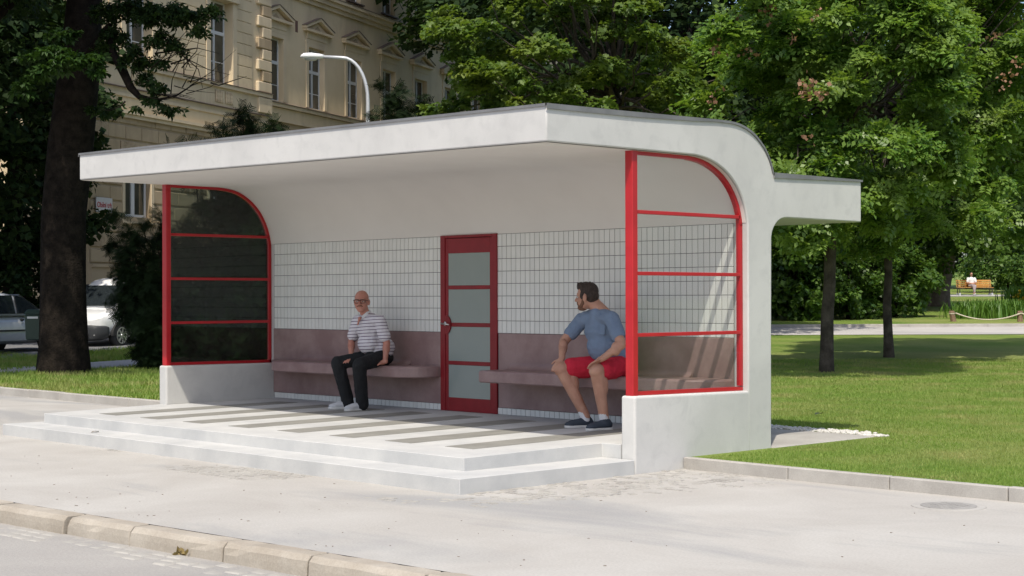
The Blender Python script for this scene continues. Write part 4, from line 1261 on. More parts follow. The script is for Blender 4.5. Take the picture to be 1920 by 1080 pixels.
# projecting corner bay
B0, B1, YP = -10.45, 0.15, -.22
wc = [-3.05, -7.95]
wall_with_openings('wall', M_plast, B0, B1, 9.06, 18, YP, .4, [(c - .72, c + .72, 9.1, 12.0) for c in sorted(wc)])
hb('wall', M_trim, (B0, B1, YP - .06, .4, 8.26, 8.90))
hb('sill_band', M_trim, (B0, B1 + .06, YP - .16, .4, 8.902, 9.03))
hb('ledge_tin', M_tin, (B0, B1 + .08, YP - .19, .4, 9.032, 9.055), (B0, B1 + .04, YP - .13, YP - .061, 8.22, 8.245))
hb('wall', M_plast, (B0, B1, YP - .02, .4, 7.36, 8.22))
hb('cornice', M_trim, (B0, B1, YP - .16, YP - .021, 7.40, 7.50), (B0, B1, YP - .09, YP - .021, 7.28, 7.395), (B0, B1, YP - .07, YP - .021, 7.95, 8.05))
for c in wc:
    window(c, .7, 9.105, 11.99, .08)
    hb('window_surround', M_trim, (c - .98, c - .722, YP - .05, YP - .001, 9.06, 12.2), (c + .722, c + .98, YP - .05, YP - .001, 9.06, 12.2), (c - .72, c + .72, YP - .05, YP - .001, 12.002, 12.2))
    hb('window_hood', M_trim, (c - 1.05, c + 1.05, YP - .16, YP - .051, 12.0, 12.16), (c - .95, c + .95, YP - .10, YP - .051, 12.17, 12.6), (c - 1.15, c + 1.15, YP - .3, YP - .051, 12.61, 12.76))
    # balustrade panels below the window
    for s in (-.48, .16):
        pnl = hb('balustrade_panel', M_rust, (c + s - .02, c + s + .52, YP - .065, YP - .0605, 8.36, 8.80))
        for j in range(5):
            x = c + s + .05 + j * .10
            MB().tube([(x, YP - .085, 8.37), (x, YP - .085, 8.44), (x, YP - .085, 8.52), (x, YP - .085, 8.58), (x, YP - .085, 8.64), (x, YP - .085, 8.72), (x, YP - .085, 8.79)], [.03, .018, .036, .022, .036, .018, .03], 6).build('baluster', M_trim, pnl, True)
# grooved upper courses and quoins
z = 9.07; k = 0
while z < 14:
    for (a, b) in ((B0 + .9, wc[1] - 1.0), (wc[1] + 1.0, wc[0] - 1.0), (wc[0] + 1.0, -1.0)):
        hb('wall_course', M_plast, (a, b, YP - .022, YP - .0005, z, z + .375), bevel=.012)
    w = .86 if k % 2 == 0 else .56
    hb('quoin', M_rust if k % 3 == 1 else M_trim, (B1 - w, B1 + .09, YP - .12, .2, z, z + .385), bevel=.03)
    z += .40; k += 1
hb('quoin', M_trim, (B1 - .86, B1 + .09, YP - .14, .2, 8.30, 8.88), bevel=.03)
# rusticated ground floor: every block on its own
random.seed(12)
wall_with_openings('wall', M_rust, B0, B1, GZ0, 7.36, YP + .05, .4, [(c - .72, c + .72, 4.15, 5.75) for c in sorted(wc)])
row = 0; z = 2.62
M_rock = mat_noise('rough hewn stone', (.36, .275, .18), (.47, .37, .25), 6, .9, .9, 18, .06, .2)
while z < 7.2:
    h = .49
    u = B0 + (-.3 if row % 2 else 0)
    while u < B1 - .05:
        L = random.uniform(.85, 1.05)
        a, b = max(u, B0), min(u + L, B1)
        if a < 0.0 and b - a > .15:
            blocked = False
            pieces = [(a, b)]
            for c in wc:
                if z + h > 4.0 and z < 5.9:
                    q = []
                    for (p0, p1) in pieces:
                        l, r_ = c - .86, c + .86
                        if p1 <= l or p0 >= r_: q.append((p0, p1))
                        else:
                            if p0 < l - .1: q.append((p0, l))
                            if p1 > r_ + .1: q.append((r_, p1))
                    pieces = q
            for (p0, p1) in pieces:
                rough = random.random() < .35
                d = random.uniform(.035, .05)
                hb('stone_block', M_rock if rough else M_rust, (p0 + .012, p1 - .012, YP + .05 - d - (.02 if rough else 0), YP + .049, z + .03, z + h - .03), bevel=.02)
        u += L
    z += h + .005; row += 1
hb('plinth', M_rust, (B0 - .1, B1 + .1, YP - .1, .4, GZ0 - .5, 2.5), (B0 - .1, B1 + .1, YP - .16, .4, 2.502, 2.60))
for c in wc:
    # plain two-leaf ground floor window
    w, z0, z1, y = .7, 4.16, 5.74, .0
    fr = hb('window', M_wfr, (c - w, c - w + .08, y, y + .07, z0, z1), (c + w - .08, c + w, y, y + .07, z0, z1), (c - w + .08, c + w - .08, y, y + .07, z1 - .08, z1), (c - w + .08, c + w - .08, y, y + .07, z0, z0 + .08), (c - .11, c + .06, y - .01, y + .068, z0 + .08, z1 - .08))
    hb('pane', M_pane, (c - w + .08, c - .11, y + .03, y + .038, z0 + .08, z1 - .08), parent=fr)
    hb('pane', M_pane, (c + .06, c + w - .08, y + .03, y + .038, z0 + .08, z1 - .08), parent=fr)
    hb('curtain', M_curt, (c + .36, c + .56, y + .0385, y + .1, z0 + .1, z1 - .1), parent=fr)
    hb('window_surround', M_trim, (c - .86, c - .721, YP - .0, YP + .049, 4.0, 5.9), (c + .721, c + .86, YP - .0, YP + .049, 4.0, 5.9), (c - .72, c + .72, YP, YP + .049, 5.752, 5.9), (c - .95, c + .95, YP - .08, YP + .049, 3.93, 3.998))

# street name plate
sg = empty('street_sign', tuple(HB + TS * -9.88 + NS * (-YP + .06) + Vector((0, 0, 4.43))), ha, label='white street name plate with red letters on the rusticated wall', cat='sign')
M_signw = mat_plain('white enamel', (.62, .60, .58), .35)
M_signr = mat_plain('red enamel', (.42, .02, .03), .4)
MB().box(-.41, .41, -.03, 0, -.235, .235).build('plate', M_signw, sg, bevel=.006)
def text(name, s, mat, parent, size, loc, rot=(PI / 2, 0, 0), ext=.002, sx=1.0):
    cu = bpy.data.curves.new(name, 'FONT'); cu.body = s; cu.size = size; cu.extrude = ext; cu.align_x = 'CENTER'; cu.align_y = 'CENTER'
    cu.offset = size * 0.012
    o = bpy.data.objects.new(name, cu); COL.objects.link(o); cu.materials.append(mat)
    dg = bpy.context.evaluated_depsgraph_get()
    me = bpy.data.meshes.new_from_object(o.evaluated_get(dg)); me.name = name
    bpy.data.objects.remove(o); bpy.data.curves.remove(cu)
    q = link(name, me, mat, parent); q.location = loc; q.rotation_euler = rot; q.scale = (sx, 1, 1)
    return q
text('lettering', 'Obilní trh', M_signr, sg, .235, (0, -.0335, .0), sx=.80)

# ------------------------------------------------------------------ street lamp
M_galv = mat_plain('pale galvanised steel', (.52, .54, .56), .45, .3)
lp0 = Vector((-26.15, 18.94, gz(-26.15, 18.94)))
lamp = empty('street_lamp', tuple(lp0), label='pale street lamp with a curved arm in front of the ochre house', cat='street lamp')
ad = -RT0
def L(u, z): return Vector((ad.x * u, ad.y * u, z - lp0.z))
pts = [L(0, lp0.z), L(0, 3), L(0, 6.3), L(0.0, 7.1)]
for k in range(1, 10):
    a = PI / 2 * k / 9
    pts.append(L(.72 * (1 - math.cos(a)), 7.1 + 1.22 * math.sin(a)))
pts.append(L(1.26, 8.35))
MB().tube(pts, [.09, .075, .06, .055] + [.05] * 9 + [.045], 12).build('pole', M_galv, lamp, True)
hd = MB(); v = []; f = []
prof_h = [(1.24, .05, .05, -.05), (1.34, .10, .075, -.07), (1.6, .155, .11, -.075), (1.8, .15, .10, -.07), (1.88, .09, .05, -.045), (1.91, .02, .0, -.02)]
side = Vector((-ad.y, ad.x, 0)); n = 12
for (u, w, zt, zb_) in prof_h:
    for k in range(n):
        t = 2 * PI * k / n; c, s = math.cos(t), math.sin(t)
        v.append(L(u, 8.36) + side * (w * c) + Vector((0, 0, (zt if s > 0 else -zb_) * s)))
for i in range(len(prof_h) - 1):
    for k in range(n): f.append((i * n + k, i * n + (k + 1) % n, (i + 1) * n + (k + 1) % n, (i + 1) * n + k))
f += [tuple(range(n)), tuple((len(prof_h) - 1) * n + k for k in range(n))]
hd.add(v, f).build('lamp_head', mat_plain('white lamp housing', (.72, .73, .74), .3), lamp, True)
MB().ell(L(1.6, 8.30), (.11, .2, .07), fwd=ad).build('lens', mat_plain('lamp lens', (.45, .46, .46), .2), lamp, True)
# ------------------------------------------------------------------ parked vehicles
M_cwhite = mat_plain('white car paint', (.80, .80, .80), .25, 0, .5, .6)
M_csilver = mat_plain('silver car paint', (.60, .62, .65), .3, .2, .5, .6)
M_cglass = mat_plain('dark car glass', (.02, .025, .028), .05, 0, .8)
M_cblack = mat_plain('grey black bumper plastic', (.032, .034, .038), .6)
M_lampg = mat_plain('headlight lens', (.50, .50, .48), .1, .3)
M_tred = mat_plain('red lamp', (.35, .01, .01), .2)
M_alloy = mat_plain('alloy rim', (.45, .46, .47), .35, .8)

def loft(stations, mat, name, parent, sub=1):
    """stations: list of (x, [(y,z) half profile bottom->top]) mirrored across y"""
    v = []; f = []; n = None
    for x, hp in stations:
        ring = [(x, -y, z) for y, z in hp] + [(x, y, z) for y, z in reversed(hp)]
        n = len(ring); v += ring
    for i in range(len(stations) - 1):
        for k in range(n): f.append((i * n + k, i * n + (k + 1) % n, (i + 1) * n + (k + 1) % n, (i + 1) * n + k))
    f += [tuple(range(n)), tuple((len(stations) - 1) * n + k for k in range(n))]
    o = MB().add(v, f).build(name, mat, parent, True)
    if sub:
        m = o.modifiers.new('s', 'SUBSURF'); m.levels = sub; m.render_levels = sub
    o.data.set_sharp_from_angle(angle=math.radians(50))
    return o

def wheel(parent, x, y, r, side):
    w = MB().tube([(x, y - .09, r), (x, y - .075, r), (x, y + .075, r), (x, y + .09, r)], [r * .9, r, r, r * .9], 24).build('wheel', M_dark, parent, True)
    s = side; yy = y + s * .085
    MB().tube([(x, yy - s * .03, r), (x, yy + s * .012, r)], [r * .66, r * .66], 24).build('rim_well', M_cblack, w, True)
    m = MB()
    for k in range(7):
        a = 2 * PI * k / 7
        d = Vector((math.cos(a), 0, math.sin(a))); t = Vector((-math.sin(a), 0, math.cos(a)))
        c0 = Vector((x, yy + s * .02, r)) + d * .03; c1 = Vector((x, yy + s * .016, r)) + d * r * .64
        m.hexa([tuple(c0 - t * .03), tuple(c0 + t * .03), tuple(c1 + t * .022), tuple(c1 - t * .022), tuple(c0 - t * .03 + Vector((0, s * .012, 0))), tuple(c0 + t * .03 + Vector((0, s * .012, 0))), tuple(c1 + t * .022 + Vector((0, s * .012, 0))), tuple(c1 - t * .022 + Vector((0, s * .012, 0)))])
    m.tube([(x, yy + s * .015, r), (x, yy + s * .04, r)], [.05, .04], 12)
    nring = 24
    for k in range(nring):
        a0, a1 = 2 * PI * k / nring, 2 * PI * (k + 1) / nring
        q = [Vector((x + rr * math.cos(a), yy + s * .013, r + rr * math.sin(a))) for rr, a in ((r * .6, a0), (r * .68, a0), (r * .68, a1), (r * .6, a1))]
        m.prism([tuple(p) for p in q], [tuple(p + Vector((0, s * .02, 0))) for p in q])
    m.build('rim', M_alloy, w)
    return w

def quadpanel(name, pts, mat, parent, thick=.006):
    a, b, c = Vector(pts[0]), Vector(pts[1]), Vector(pts[2])
    n = (b - a).cross(c - a).normalized() * thick
    return MB().prism([tuple(Vector(p) - n) for p in pts], [tuple(Vector(p) + n) for p in pts]).build(name, mat, parent, bevel=.004)

# white van: local +x is its front
vf = Vector((-27.45, 10.5, 0)) - Vector((TS.x, TS.y, 0)) * -2.0
vc = Vector((-27.45, 10.5, 0)) + TS * 2.05
vc.z = gz(-27.07, 11.6) - .03
van = empty('parked_van', tuple(vc), math.atan2(-TS.y, -TS.x), label='white van with a dark lower bumper parked nose towards the park behind the chestnut', cat='van')
lowp = lambda w, zt: [(w * .55, .22), (w * .96, .30), (w, .55), (w * .99, .80), (w * .95, zt)]
loft([(-1.95, lowp(.82, .98)), (-1.85, lowp(.86, 1.02)), (-1.0, lowp(.875, 1.03)), (.4, lowp(.88, 1.03)), (.95, lowp(.875, 1.03)), (1.30, lowp(.865, 1.0)), (1.62, lowp(.83, .93)), (1.84, lowp(.76, .82)), (1.97, lowp(.66, .70))], M_cwhite, 'body', van)
cab = lambda w, wt, zb_, zt: [(w, zb_), (w * .99, zb_ + .1), ((w + wt) / 2, (zb_ + zt) / 2), (wt, zt - .10), (wt * .85, zt - .02), (wt * .4, zt)]
loft([(-1.9, cab(.82, .70, .95, 1.72)), (-1.75, cab(.84, .74, .95, 1.80)), (-.6, cab(.855, .75, .95, 1.84)), (.30, cab(.85, .73, .95, 1.80)), (.52, cab(.845, .70, .95, 1.70)), (1.05, cab(.82, .70, .95, 1.20)), (1.22, cab(.80, .66, .94, 1.06))], M_cwhite, 'cabin', van)
ws = quadpanel('windscreen', [(1.23, -.66, 1.06), (1.23, .66, 1.06), (.64, .61, 1.585), (.64, -.61, 1.585)], M_cglass, van, .012)
for s in (-1, 1):
    quadpanel('side_window', [(1.0, s * .83, 1.06), (-.05, s * .875, 1.06), (-.05, s * .79, 1.66), (.50, s * .765, 1.62)], M_cglass, van, .012)
    quadpanel('side_window', [(-.15, s * .875, 1.06), (-1.1, s * .87, 1.06), (-1.1, s * .79, 1.66), (-.15, s * .79, 1.66)], M_cglass, van, .012)
    h = MB()
    pts = [(1.93, .36, .66), (1.84, .62, .66), (1.62, .79, .70), (1.52, .80, .80), (1.66, .70, .84), (1.84, .48, .80)]
    h.prism([(x - .05, s * y, z) for x, y, z in pts], [(x + .02, s * (y + .01), z + .004) for x, y, z in pts]).build('headlight', M_lampg, van, bevel=.01)
    MB().ell((.88, s * 1.0, 1.12), (.09, .10, .08)).build('mirror', M_cwhite, van, True)
    for x in (1.22, -1.28): wheel(van, x, s * .78, .31, s)
    m = MB()
    for x in (1.22, -1.28):
        n = 16
        q = [(x + .37 * math.cos(PI * k / n), .31 + .37 * math.sin(PI * k / n)) for k in range(n + 1)]
        m.prism([(a, s * .80, b) for a, b in q], [(a, s * .888, b) for a, b in q])
    m.build('wheel_arch', M_dark, van)
bp_ = lambda w: [(w * .6, .17), (w * .98, .22), (w * 1.0, .38), (w * 1.0, .55), (w * .9, .585)]
loft([(1.60, bp_(.87)), (1.72, bp_(.86)), (1.90, bp_(.80)), (2.03, bp_(.66)), (2.07, bp_(.5))], M_cblack, 'front_bumper', van)
MB().box(1.99, 2.04, -.33, .33, .60, .70).build('grille', M_dark, van, bevel=.01)
MB().tube([(2.0, 0, .67), (2.055, 0, .67)], [.06, .055], 16).build('badge', M_tred, van)
MB().box(2.06, 2.085, -.5, .5, .27, .37).build('air_intake', M_dark, van, bevel=.01)
for s in (-1, 1): MB().ell((1.98, s * .6, .33), (.05, .07, .055)).build('fog_light', M_lampg, van, True)
MB().tube([(-.1, 0, 1.83), (-.12, 0, 1.87)], [.03, .02], 8).build('roof_aerial', M_dark, van)

# silver hatchback: local +x is its front, pointing away up the street
sc_ = px_at(27, 600, 37.0) - NS * .80 + TS * 0.05
sc_.z = gz(sc_.x, sc_.y) + .02
car = empty('parked_car', tuple(sc_), math.atan2(TS.y, TS.x), label='silver car parked behind the chestnut trunk with a whip aerial on its roof', cat='car')
lowc = lambda w, zt: [(w * .6, .20), (w * .96, .28), (w, .50), (w * 1.0, .70), (w * .95, zt)]
loft([(-1.98, lowc(.70, .80)), (-1.88, lowc(.78, .88)), (-1.4, lowc(.83, .92)), (0, lowc(.84, .91)), (.9, lowc(.835, .90)), (1.4, lowc(.80, .84)), (1.85, lowc(.70, .72)), (1.98, lowc(.58, .60))], M_csilver, 'body', car)
loft([(-1.85, cab(.72, .58, .85, .98)), (-1.55, cab(.76, .60, .85, 1.28)), (-1.1, cab(.79, .62, .85, 1.42)), (-.3, cab(.80, .63, .85, 1.46)), (.25, cab(.80, .62, .85, 1.42)), (.65, cab(.79, .62, .85, 1.22)), (1.2, cab(.76, .6, .84, .94))], M_csilver, 'cabin', car)
for s in (-1, 1):
    quadpanel('side_window', [(.05, s * .82, .93), (.88, s * .80, .93), (.42, s * .70, 1.28), (.05, s * .70, 1.35)], M_cglass, car, .02)
    quadpanel('side_window', [(-.05, s * .82, .93), (-.95, s * .81, .93), (-.90, s * .70, 1.34), (-.05, s * .70, 1.36)], M_cglass, car, .02)
    quadpanel('side_window', [(-1.05, s * .80, .95), (-1.5, s * .77, .98), (-1.3, s * .68, 1.26), (-1.0, s * .69, 1.33)], M_cglass, car, .02)
    MB().box(-1.5, 1.1, s * .842 - .012, s * .842 + .012, .52, .56).build('side_moulding', M_dark, car)
    MB().ell((.16, s * .852, .79), (.02, .075, .035), fwd=(1, 0, 0)).build('door_handle', M_cblack, car, True)
    MB().ell((-.85, s * .852, .80), (.02, .075, .035), fwd=(1, 0, 0)).build('door_handle', M_cblack, car, True)
    MB().ell((.72, s * .95, .98), (.10, .06, .065)).build('mirror', M_csilver, car, True)
    for x in (1.2, -1.25): wheel(car, x, s * .75, .29, s)
quadpanel('windscreen', [(1.18, -.62, .96), (1.18, .62, .96), (.40, .56, 1.37), (.40, -.56, 1.37)], M_cglass, car, .02)
quadpanel('rear_window', [(-1.80, -.58, 1.02), (-1.80, .58, 1.02), (-1.45, .54, 1.32), (-1.45, -.54, 1.32)], M_cglass, car, .02)
MB().tube([(-.75, .2, 1.43), (-.95, .2, 1.6), (-1.25, .2, 1.75)], [.012, .008, .005], 6).build('aerial', M_dark, car)
for s in (-1, 1): MB().box(-1.97, -1.85, s * .68 - .09, s * .68 + .09, .62, .85).build('tail_lamp', M_tred, car, bevel=.02)

# dark green litter bin beside the chestnut
b = px_at(70, 600, 31.4); b.z = gz(b.x, b.y)
binr = empty('litter_bin', tuple(b), math.atan2(RT0.y, RT0.x), label='dark green litter bin half hidden by the chestnut trunk', cat='litter bin')
M_bin = mat_plain('dark green sheet metal', (.012, .035, .026), .45)
MB().hexa([(-.19, -.14, .62), (.19, -.14, .62), (.19, .14, .62), (-.19, .14, .62), (-.21, -.16, 1.12), (.21, -.16, 1.12), (.21, .16, 1.12), (-.21, .16, 1.12)]).build('body', M_bin, binr, bevel=.02)
MB().hexa([(-.23, -.18, 1.125), (.23, -.18, 1.125), (.23, .18, 1.125), (-.23, .18, 1.125), (-.17, -.12, 1.22), (.17, -.12, 1.22), (.17, .12, 1.22), (-.17, .12, 1.22)]).build('hood', M_bin, binr, bevel=.015)
MB().box(-.15, .06, -.166, -.158, 1.04, 1.08).build('ash_slot', M_galv, binr)
MB().tube([(0, .2, -.1), (0, .2, 1.15)], .03, 10).build('post', M_bin, binr)

# ------------------------------------------------------------------ park bench, rope barrier, small things
M_slat = mat_noise('orange varnished wood', (.50, .25, .06), (.60, .33, .10), 4, .5, .15, 40, .004, .4)
M_iron = mat_plain('dark cast iron', (.035, .03, .03), .6)
bp0 = W(91.0, (1826 - 960) / 2984.5 * 91.0)
face = math.atan2(RT0.y, RT0.x)
pb = empty('park_bench', tuple(bp0), face, label='orange slatted park bench in the far right of the park', cat='bench')
for k in range(4): MB().box(-1.0, 1.0, .02 + .03 * k, .05 + .03 * k, .50 + .105 * k, .58 + .105 * k).build('back_slat', M_slat, pb, bevel=.008)
for k in range(4): MB().box(-1.0, 1.0, -.46 + .115 * k, -.365 + .115 * k, .435, .465).build('seat_slat', M_slat, pb, bevel=.008)
for x in (-.92, .92):
    MB().tube([(x, -.42, .43), (x, -.40, .0)], [.03, .025], 8).tube([(x, .0, .43), (x, .10, .0)], [.03, .025], 8).box(x - .03, x + .03, -.44, .03, .39, .433).tube([(x, 0, .42), (x, .10, .72), (x, .15, .92)], .025, 8).build('frame', M_iron, pb)
    MB().box(x - .05, x + .05, -.47, -.33, -.05, .14).box(x - .05, x + .05, .02, .16, -.05, .12).build('foot', M_galv, pb, bevel=.01)
strip('bench_path', [[W(d, s) + Vector((0, 0, .015)) for s in (20, 24, 27, 30, 36, 45)] for d in (88.6, 92.5)], M_path)

M_post = mat_noise('weathered wooden post', (.17, .11, .075), (.26, .175, .12), 8, .9, .6, 40, .01, .2)
M_rope = mat_noise('pale hemp rope', (.42, .38, .30), (.52, .47, .38), 30, .95, .4, 90, .004, .1)
def rp(x, y, D): p = px_at(x, y, D); return p
ra = rp(1790, 606, 54.6); rb = rp(1913, 607, 54.3); rc_ = rp(2040, 609, 54.0)
for q in (ra, rb, rc_): q.z = gz(q.x, q.y)
rope = empty('rope_barrier', tuple(ra), label='low rope hung between wooden posts round the iris bed', cat='rope barrier')
OFFR = ra.copy()
for i, q in enumerate((ra, rb, rc_)):
    p = q - OFFR
    m = MB(); lean = (-.10, .0, .02)[i]
    v0 = p + Vector((0, 0, -.2)); v1 = p + RT0 * lean + Vector((0, 0, .34)); v2 = p + RT0 * lean + Vector((0, 0, .37))
    m.tube([v0, v1, v2], [.10, .095, .075], 9)
    o = m.build('post', M_post, rope)
    MB().tube([p + RT0 * lean * .9 + Vector((0, 0, .255)), p + RT0 * lean * .9 + Vector((0, 0, .295))], .108, 12).build('rope_loop', M_rope, o)
for (a, b_) in ((ra, rb), (rb, rc_)):
    pts = []
    for k in range(15):
        t = k / 14; p = (a - OFFR).lerp(b_ - OFFR, t) + Vector((0, 0, .29 - .30 * 4 * t * (1 - t) * .75)) - FH * .10
        pts.append(p)
    MB().tube(pts, .024, 7).build('rope', M_rope, rope, True)
q = px_at(1889, 568, 79); q.z = gz(q.x, q.y)
st = MB().hexa([(-.16, -.12, -.2), (.16, -.12, -.2), (.17, .12, -.2), (-.16, .12, -.2), (-.14, -.10, .38), (.10, -.11, .44), (.12, .10, .42), (-.14, .1, .36)]).build('wooden_stump', M_post, None, bevel=.03)
st.location = q; tag(st, 'short weathered wooden post beside the yellow irises', 'post')

# concrete apron and white pebbles behind the shelter
ap = [(-7.6, 2.98), (0.03, 2.98), (0.03, 4.66), (-7.6, 4.66)]
MB().prism([(x, y, -.1) for x, y in ap], [(x, y, .112) for x, y in ap]).build('apron', M_kerb2, bevel=.01)['kind'] = 'structure'
rg = random.Random(6); m = MB()
for k in range(1100):
    x = rg.uniform(-4.5, .10); y = rg.uniform(4.67, 4.98) + .02
    if x > -.15: y = rg.uniform(4.66, 4.80)
    r = rg.uniform(.012, .026)
    m.ell((x, y, .10 + r * .4), (r * rg.uniform(.8, 1.4), r, r * .7), fwd=(rg.uniform(-1, 1), rg.uniform(-1, 1), 0), nu=6, nv=4)
tag(m.build('white_pebbles', mat_noise('white pebble', (.46, .44, .41), (.62, .60, .57), 20, .8, .1, 40), None, True), kind='stuff')

# manhole cover in the pavement
mh = empty('manhole_cover', (3.0, 1.12, 0), label='round iron manhole cover sunk in the pale pavement near the lawn kerb', cat='manhole cover')
m = MB(); n = 28
m.tube([(0, 0, -.02), (0, 0, .0045)], [.27, .265], n).build('ring', mat_noise('worn pale iron', (.36, .345, .325), (.43, .415, .39), 6, .8, .3, 40, .004), mh)
m = MB().tube([(0, 0, -.02), (0, 0, .0085)], [.20, .20], n)
m.build('lid', mat_noise('grey iron lid', (.26, .25, .24), (.34, .33, .315), 8, .7, .3, 40, .004), mh)
m = MB()
for i in range(-3, 4):
    for j in range(-3, 4):
        if i * i + j * j < 10: m.box(i * .05 - .017, i * .05 + .017, j * .05 - .017, j * .05 + .017, .0, .011)
m.build('lid_studs', bpy.data.materials['grey iron lid'], mh)['kind'] = 'stuff'
# fallen leaves and weeds
lf = [((1535, 777), 'dark curled leaf lying on the sunny lawn', (.03, .05, .02), .07, .1), ((1708, 0), None, None, None, None)]
def flat_leaf(name, loc, c, s, lab, cat='leaf'):
    v = [(0, -s, 0), (s * .6, -s * .2, s * .3), (s * .4, s * .6, s * .35), (0, s, s * .1), (-s * .5, s * .5, s * .3), (-s * .6, -s * .3, s * .28), (0, 0, .01)]
    f = [(6, i, (i + 1) % 6) for i in range(6)]
    o = mesh_obj(name, v, f, mat_plain(name + ' ' + lab[:9], c, .8)); o.location = loc
    return tag(o, lab, cat)
p = CAM + (px_at(1535, 777, 1) - CAM) * ((.12 - CAM.z) / (px_at(1535, 777, 1) - CAM).z)
flat_leaf('fallen_leaf', p, (.03, .045, .02), .07, 'dark curled leaf lying on the sunny lawn')
p = CAM + (px_at(178, 811, 1) - CAM) * ((.126 - CAM.z) / (px_at(178, 811, 1) - CAM).z)
flat_leaf('fallen_leaf', p, (.22, .20, .18), .05, 'pale dry leaf lying on the lower step at its left end')
p = CAM + (px_at(1073, 945, 1) - CAM) * ((.004 - CAM.z) / (px_at(1073, 945, 1) - CAM).z)
rgw = np.random.default_rng(5)
n = 26
me = leaves_mesh('weed', rgw.normal(0, .03, (n, 3)) * np.array([1, .5, .25]) + np.array([0, 0, .012]), unit(rgw.normal(size=(n, 3)) + np.array([[0, 0, .6]])), rgw.uniform(.03, .06, n), 'oval', rgw)
o = link('kerb_weed', me, mat_leaf('dry weed', (.20, .15, .06), (.33, .25, .11), .2, .8), loc=(.33, kl(.33) - .03, ROADZ + .005))
tag(o, 'small dry weed growing at the foot of the road kerb', 'weed')
# ------------------------------------------------------------------ people
def mat_skin(name, c1, c2):
    t = NT(name); co = t.coord()
    col = t.mix(t.ramp(t.noise(co, 9, 4), [(.35, 0), (.65, 1)]), c1, c2)
    b = t.n('ShaderNodeBsdfPrincipled'); t.l(col, b.inputs['Base Color']); b.inputs['Roughness'].default_value = .5
    b.inputs['Specular IOR Level'].default_value = .35
    b.inputs['Subsurface Weight'].default_value = .12; b.inputs['Subsurface Radius'].default_value = (.02, .008, .005); b.inputs['Subsurface Scale'].default_value = .4
    t.l(t.bump(t.noise(co, 120, 2), .06, .002), b.inputs['Normal'])
    return t.done(b.outputs[0])
M_skin1 = mat_skin('pinkish skin', (.43, .185, .135), (.50, .235, .175))
M_skin2 = mat_skin('tanned skin', (.40, .205, .14), (.49, .27, .19))
def mat_cloth(name, c, stripes=None, scale=14, bump=.5):
    t = NT(name); co = t.coord()
    base = t.mix(t.ramp(t.noise(co, 3, 4), [(.35, 0), (.65, 1)]), mul(c, .9), mul(c, 1.06))
    if stripes:
        z = t.sep(co)[2]
        z = t.math('ADD', z, t.math('MULTIPLY', t.noise(co, 4, 2), .014))
        z = t.math('ADD', z, t.math('MULTIPLY', t.sep(co)[0], -.06))
        fr = t.math('FRACT', t.math('DIVIDE', z, stripes[1]))
        base = t.mix(t.math('LESS_THAN', fr, stripes[2]), base, stripes[0])
    fold = t.noise(t.vscale(co, (1, 1, .55)), scale, 3, .55, .8)
    weave = t.noise(co, 300, 2)
    h = t.math('ADD', fold, t.math('MULTIPLY', weave, .08))
    return t.done(t.bsdf(base, .85, t.bump(h, bump, .03), 0, .2))
M_shirt1 = mat_cloth('white striped jersey', (.66, .63, .67), ((.075, .035, .085), .037, .19))
M_trous = mat_cloth('dark grey trousers', (.020, .021, .023))
M_shirt2 = mat_cloth('faded blue jersey', (.180, .238, .335))
M_short = mat_cloth('red cotton shorts', (.55, .025, .05))
M_sock = mat_cloth('white sock', (.68, .68, .70))
M_shoe1 = mat_plain('pale grey shoe', (.52, .53, .55), .6)
M_shoe2 = mat_plain('navy running shoe', (.03, .042, .06), .7)
M_sole = mat_plain('white rubber sole', (.62, .62, .60), .6)
M_hair2 = mat_noise('dark brown hair', (.022, .014, .010), (.05, .032, .024), 40, .6, .8, 130, .01, .4)
M_beard = mat_noise('brown beard', (.15, .075, .048), (.21, .11, .072), 40, .8, .6, 150, .006, .2)
M_black = mat_plain('black frame', (.012, .012, .012), .35)
M_eye = mat_plain('eye white', (.6, .58, .55), .2)
M_iris_e = mat_plain('dark iris', (.03, .02, .015), .2)
M_lip = mat_plain('lips', (.33, .12, .11), .5)

def V3(*a): return Vector(a)
def hand(m, wrist, fdir, up, side, curl=.3, s=1.0):
    """wrist point, finger direction, back-of-hand normal, side=+1 thumb on (fdir x up) side"""
    f = Vector(fdir).normalized(); u = (Vector(up) - f * Vector(up).dot(f)).normalized(); t = f.cross(u) * side
    w = Vector(wrist)
    m.ell(w + f * .045 * s, (.040 * s, .052 * s, .0165 * s), fwd=f, up=u)
    m.cap(w - f * .02 * s, w + f * .03 * s, .026 * s, .028 * s)
    for k, (off, L) in enumerate(((.030, .074), (.010, .084), (-.011, .078), (-.031, .060))):
        b = w + f * .082 * s + t * off * s
        d = (f + t * off * 2.2).normalized()
        p1 = b + d * L * .45 * s - u * curl * .012 * s
        p2 = p1 + (d - u * curl * .9).normalized() * L * .32 * s
        p3 = p2 + (d - u * curl * 1.8).normalized() * L * .25 * s
        m.chain([w + f * .05 * s + t * off * .8 * s, b, p1, p2, p3], [.0095 * s, .0095 * s, .0088 * s, .008 * s, .007 * s], 8)
    b = w + f * .022 * s + t * .030 * s
    p1 = b + (f * .55 + t * .85).normalized() * .040 * s
    p2 = p1 + (f * .85 + t * .5 - u * .2).normalized() * .030 * s
    m.chain([b, p1, p2], [.0125 * s, .0105 * s, .0085 * s], 8)

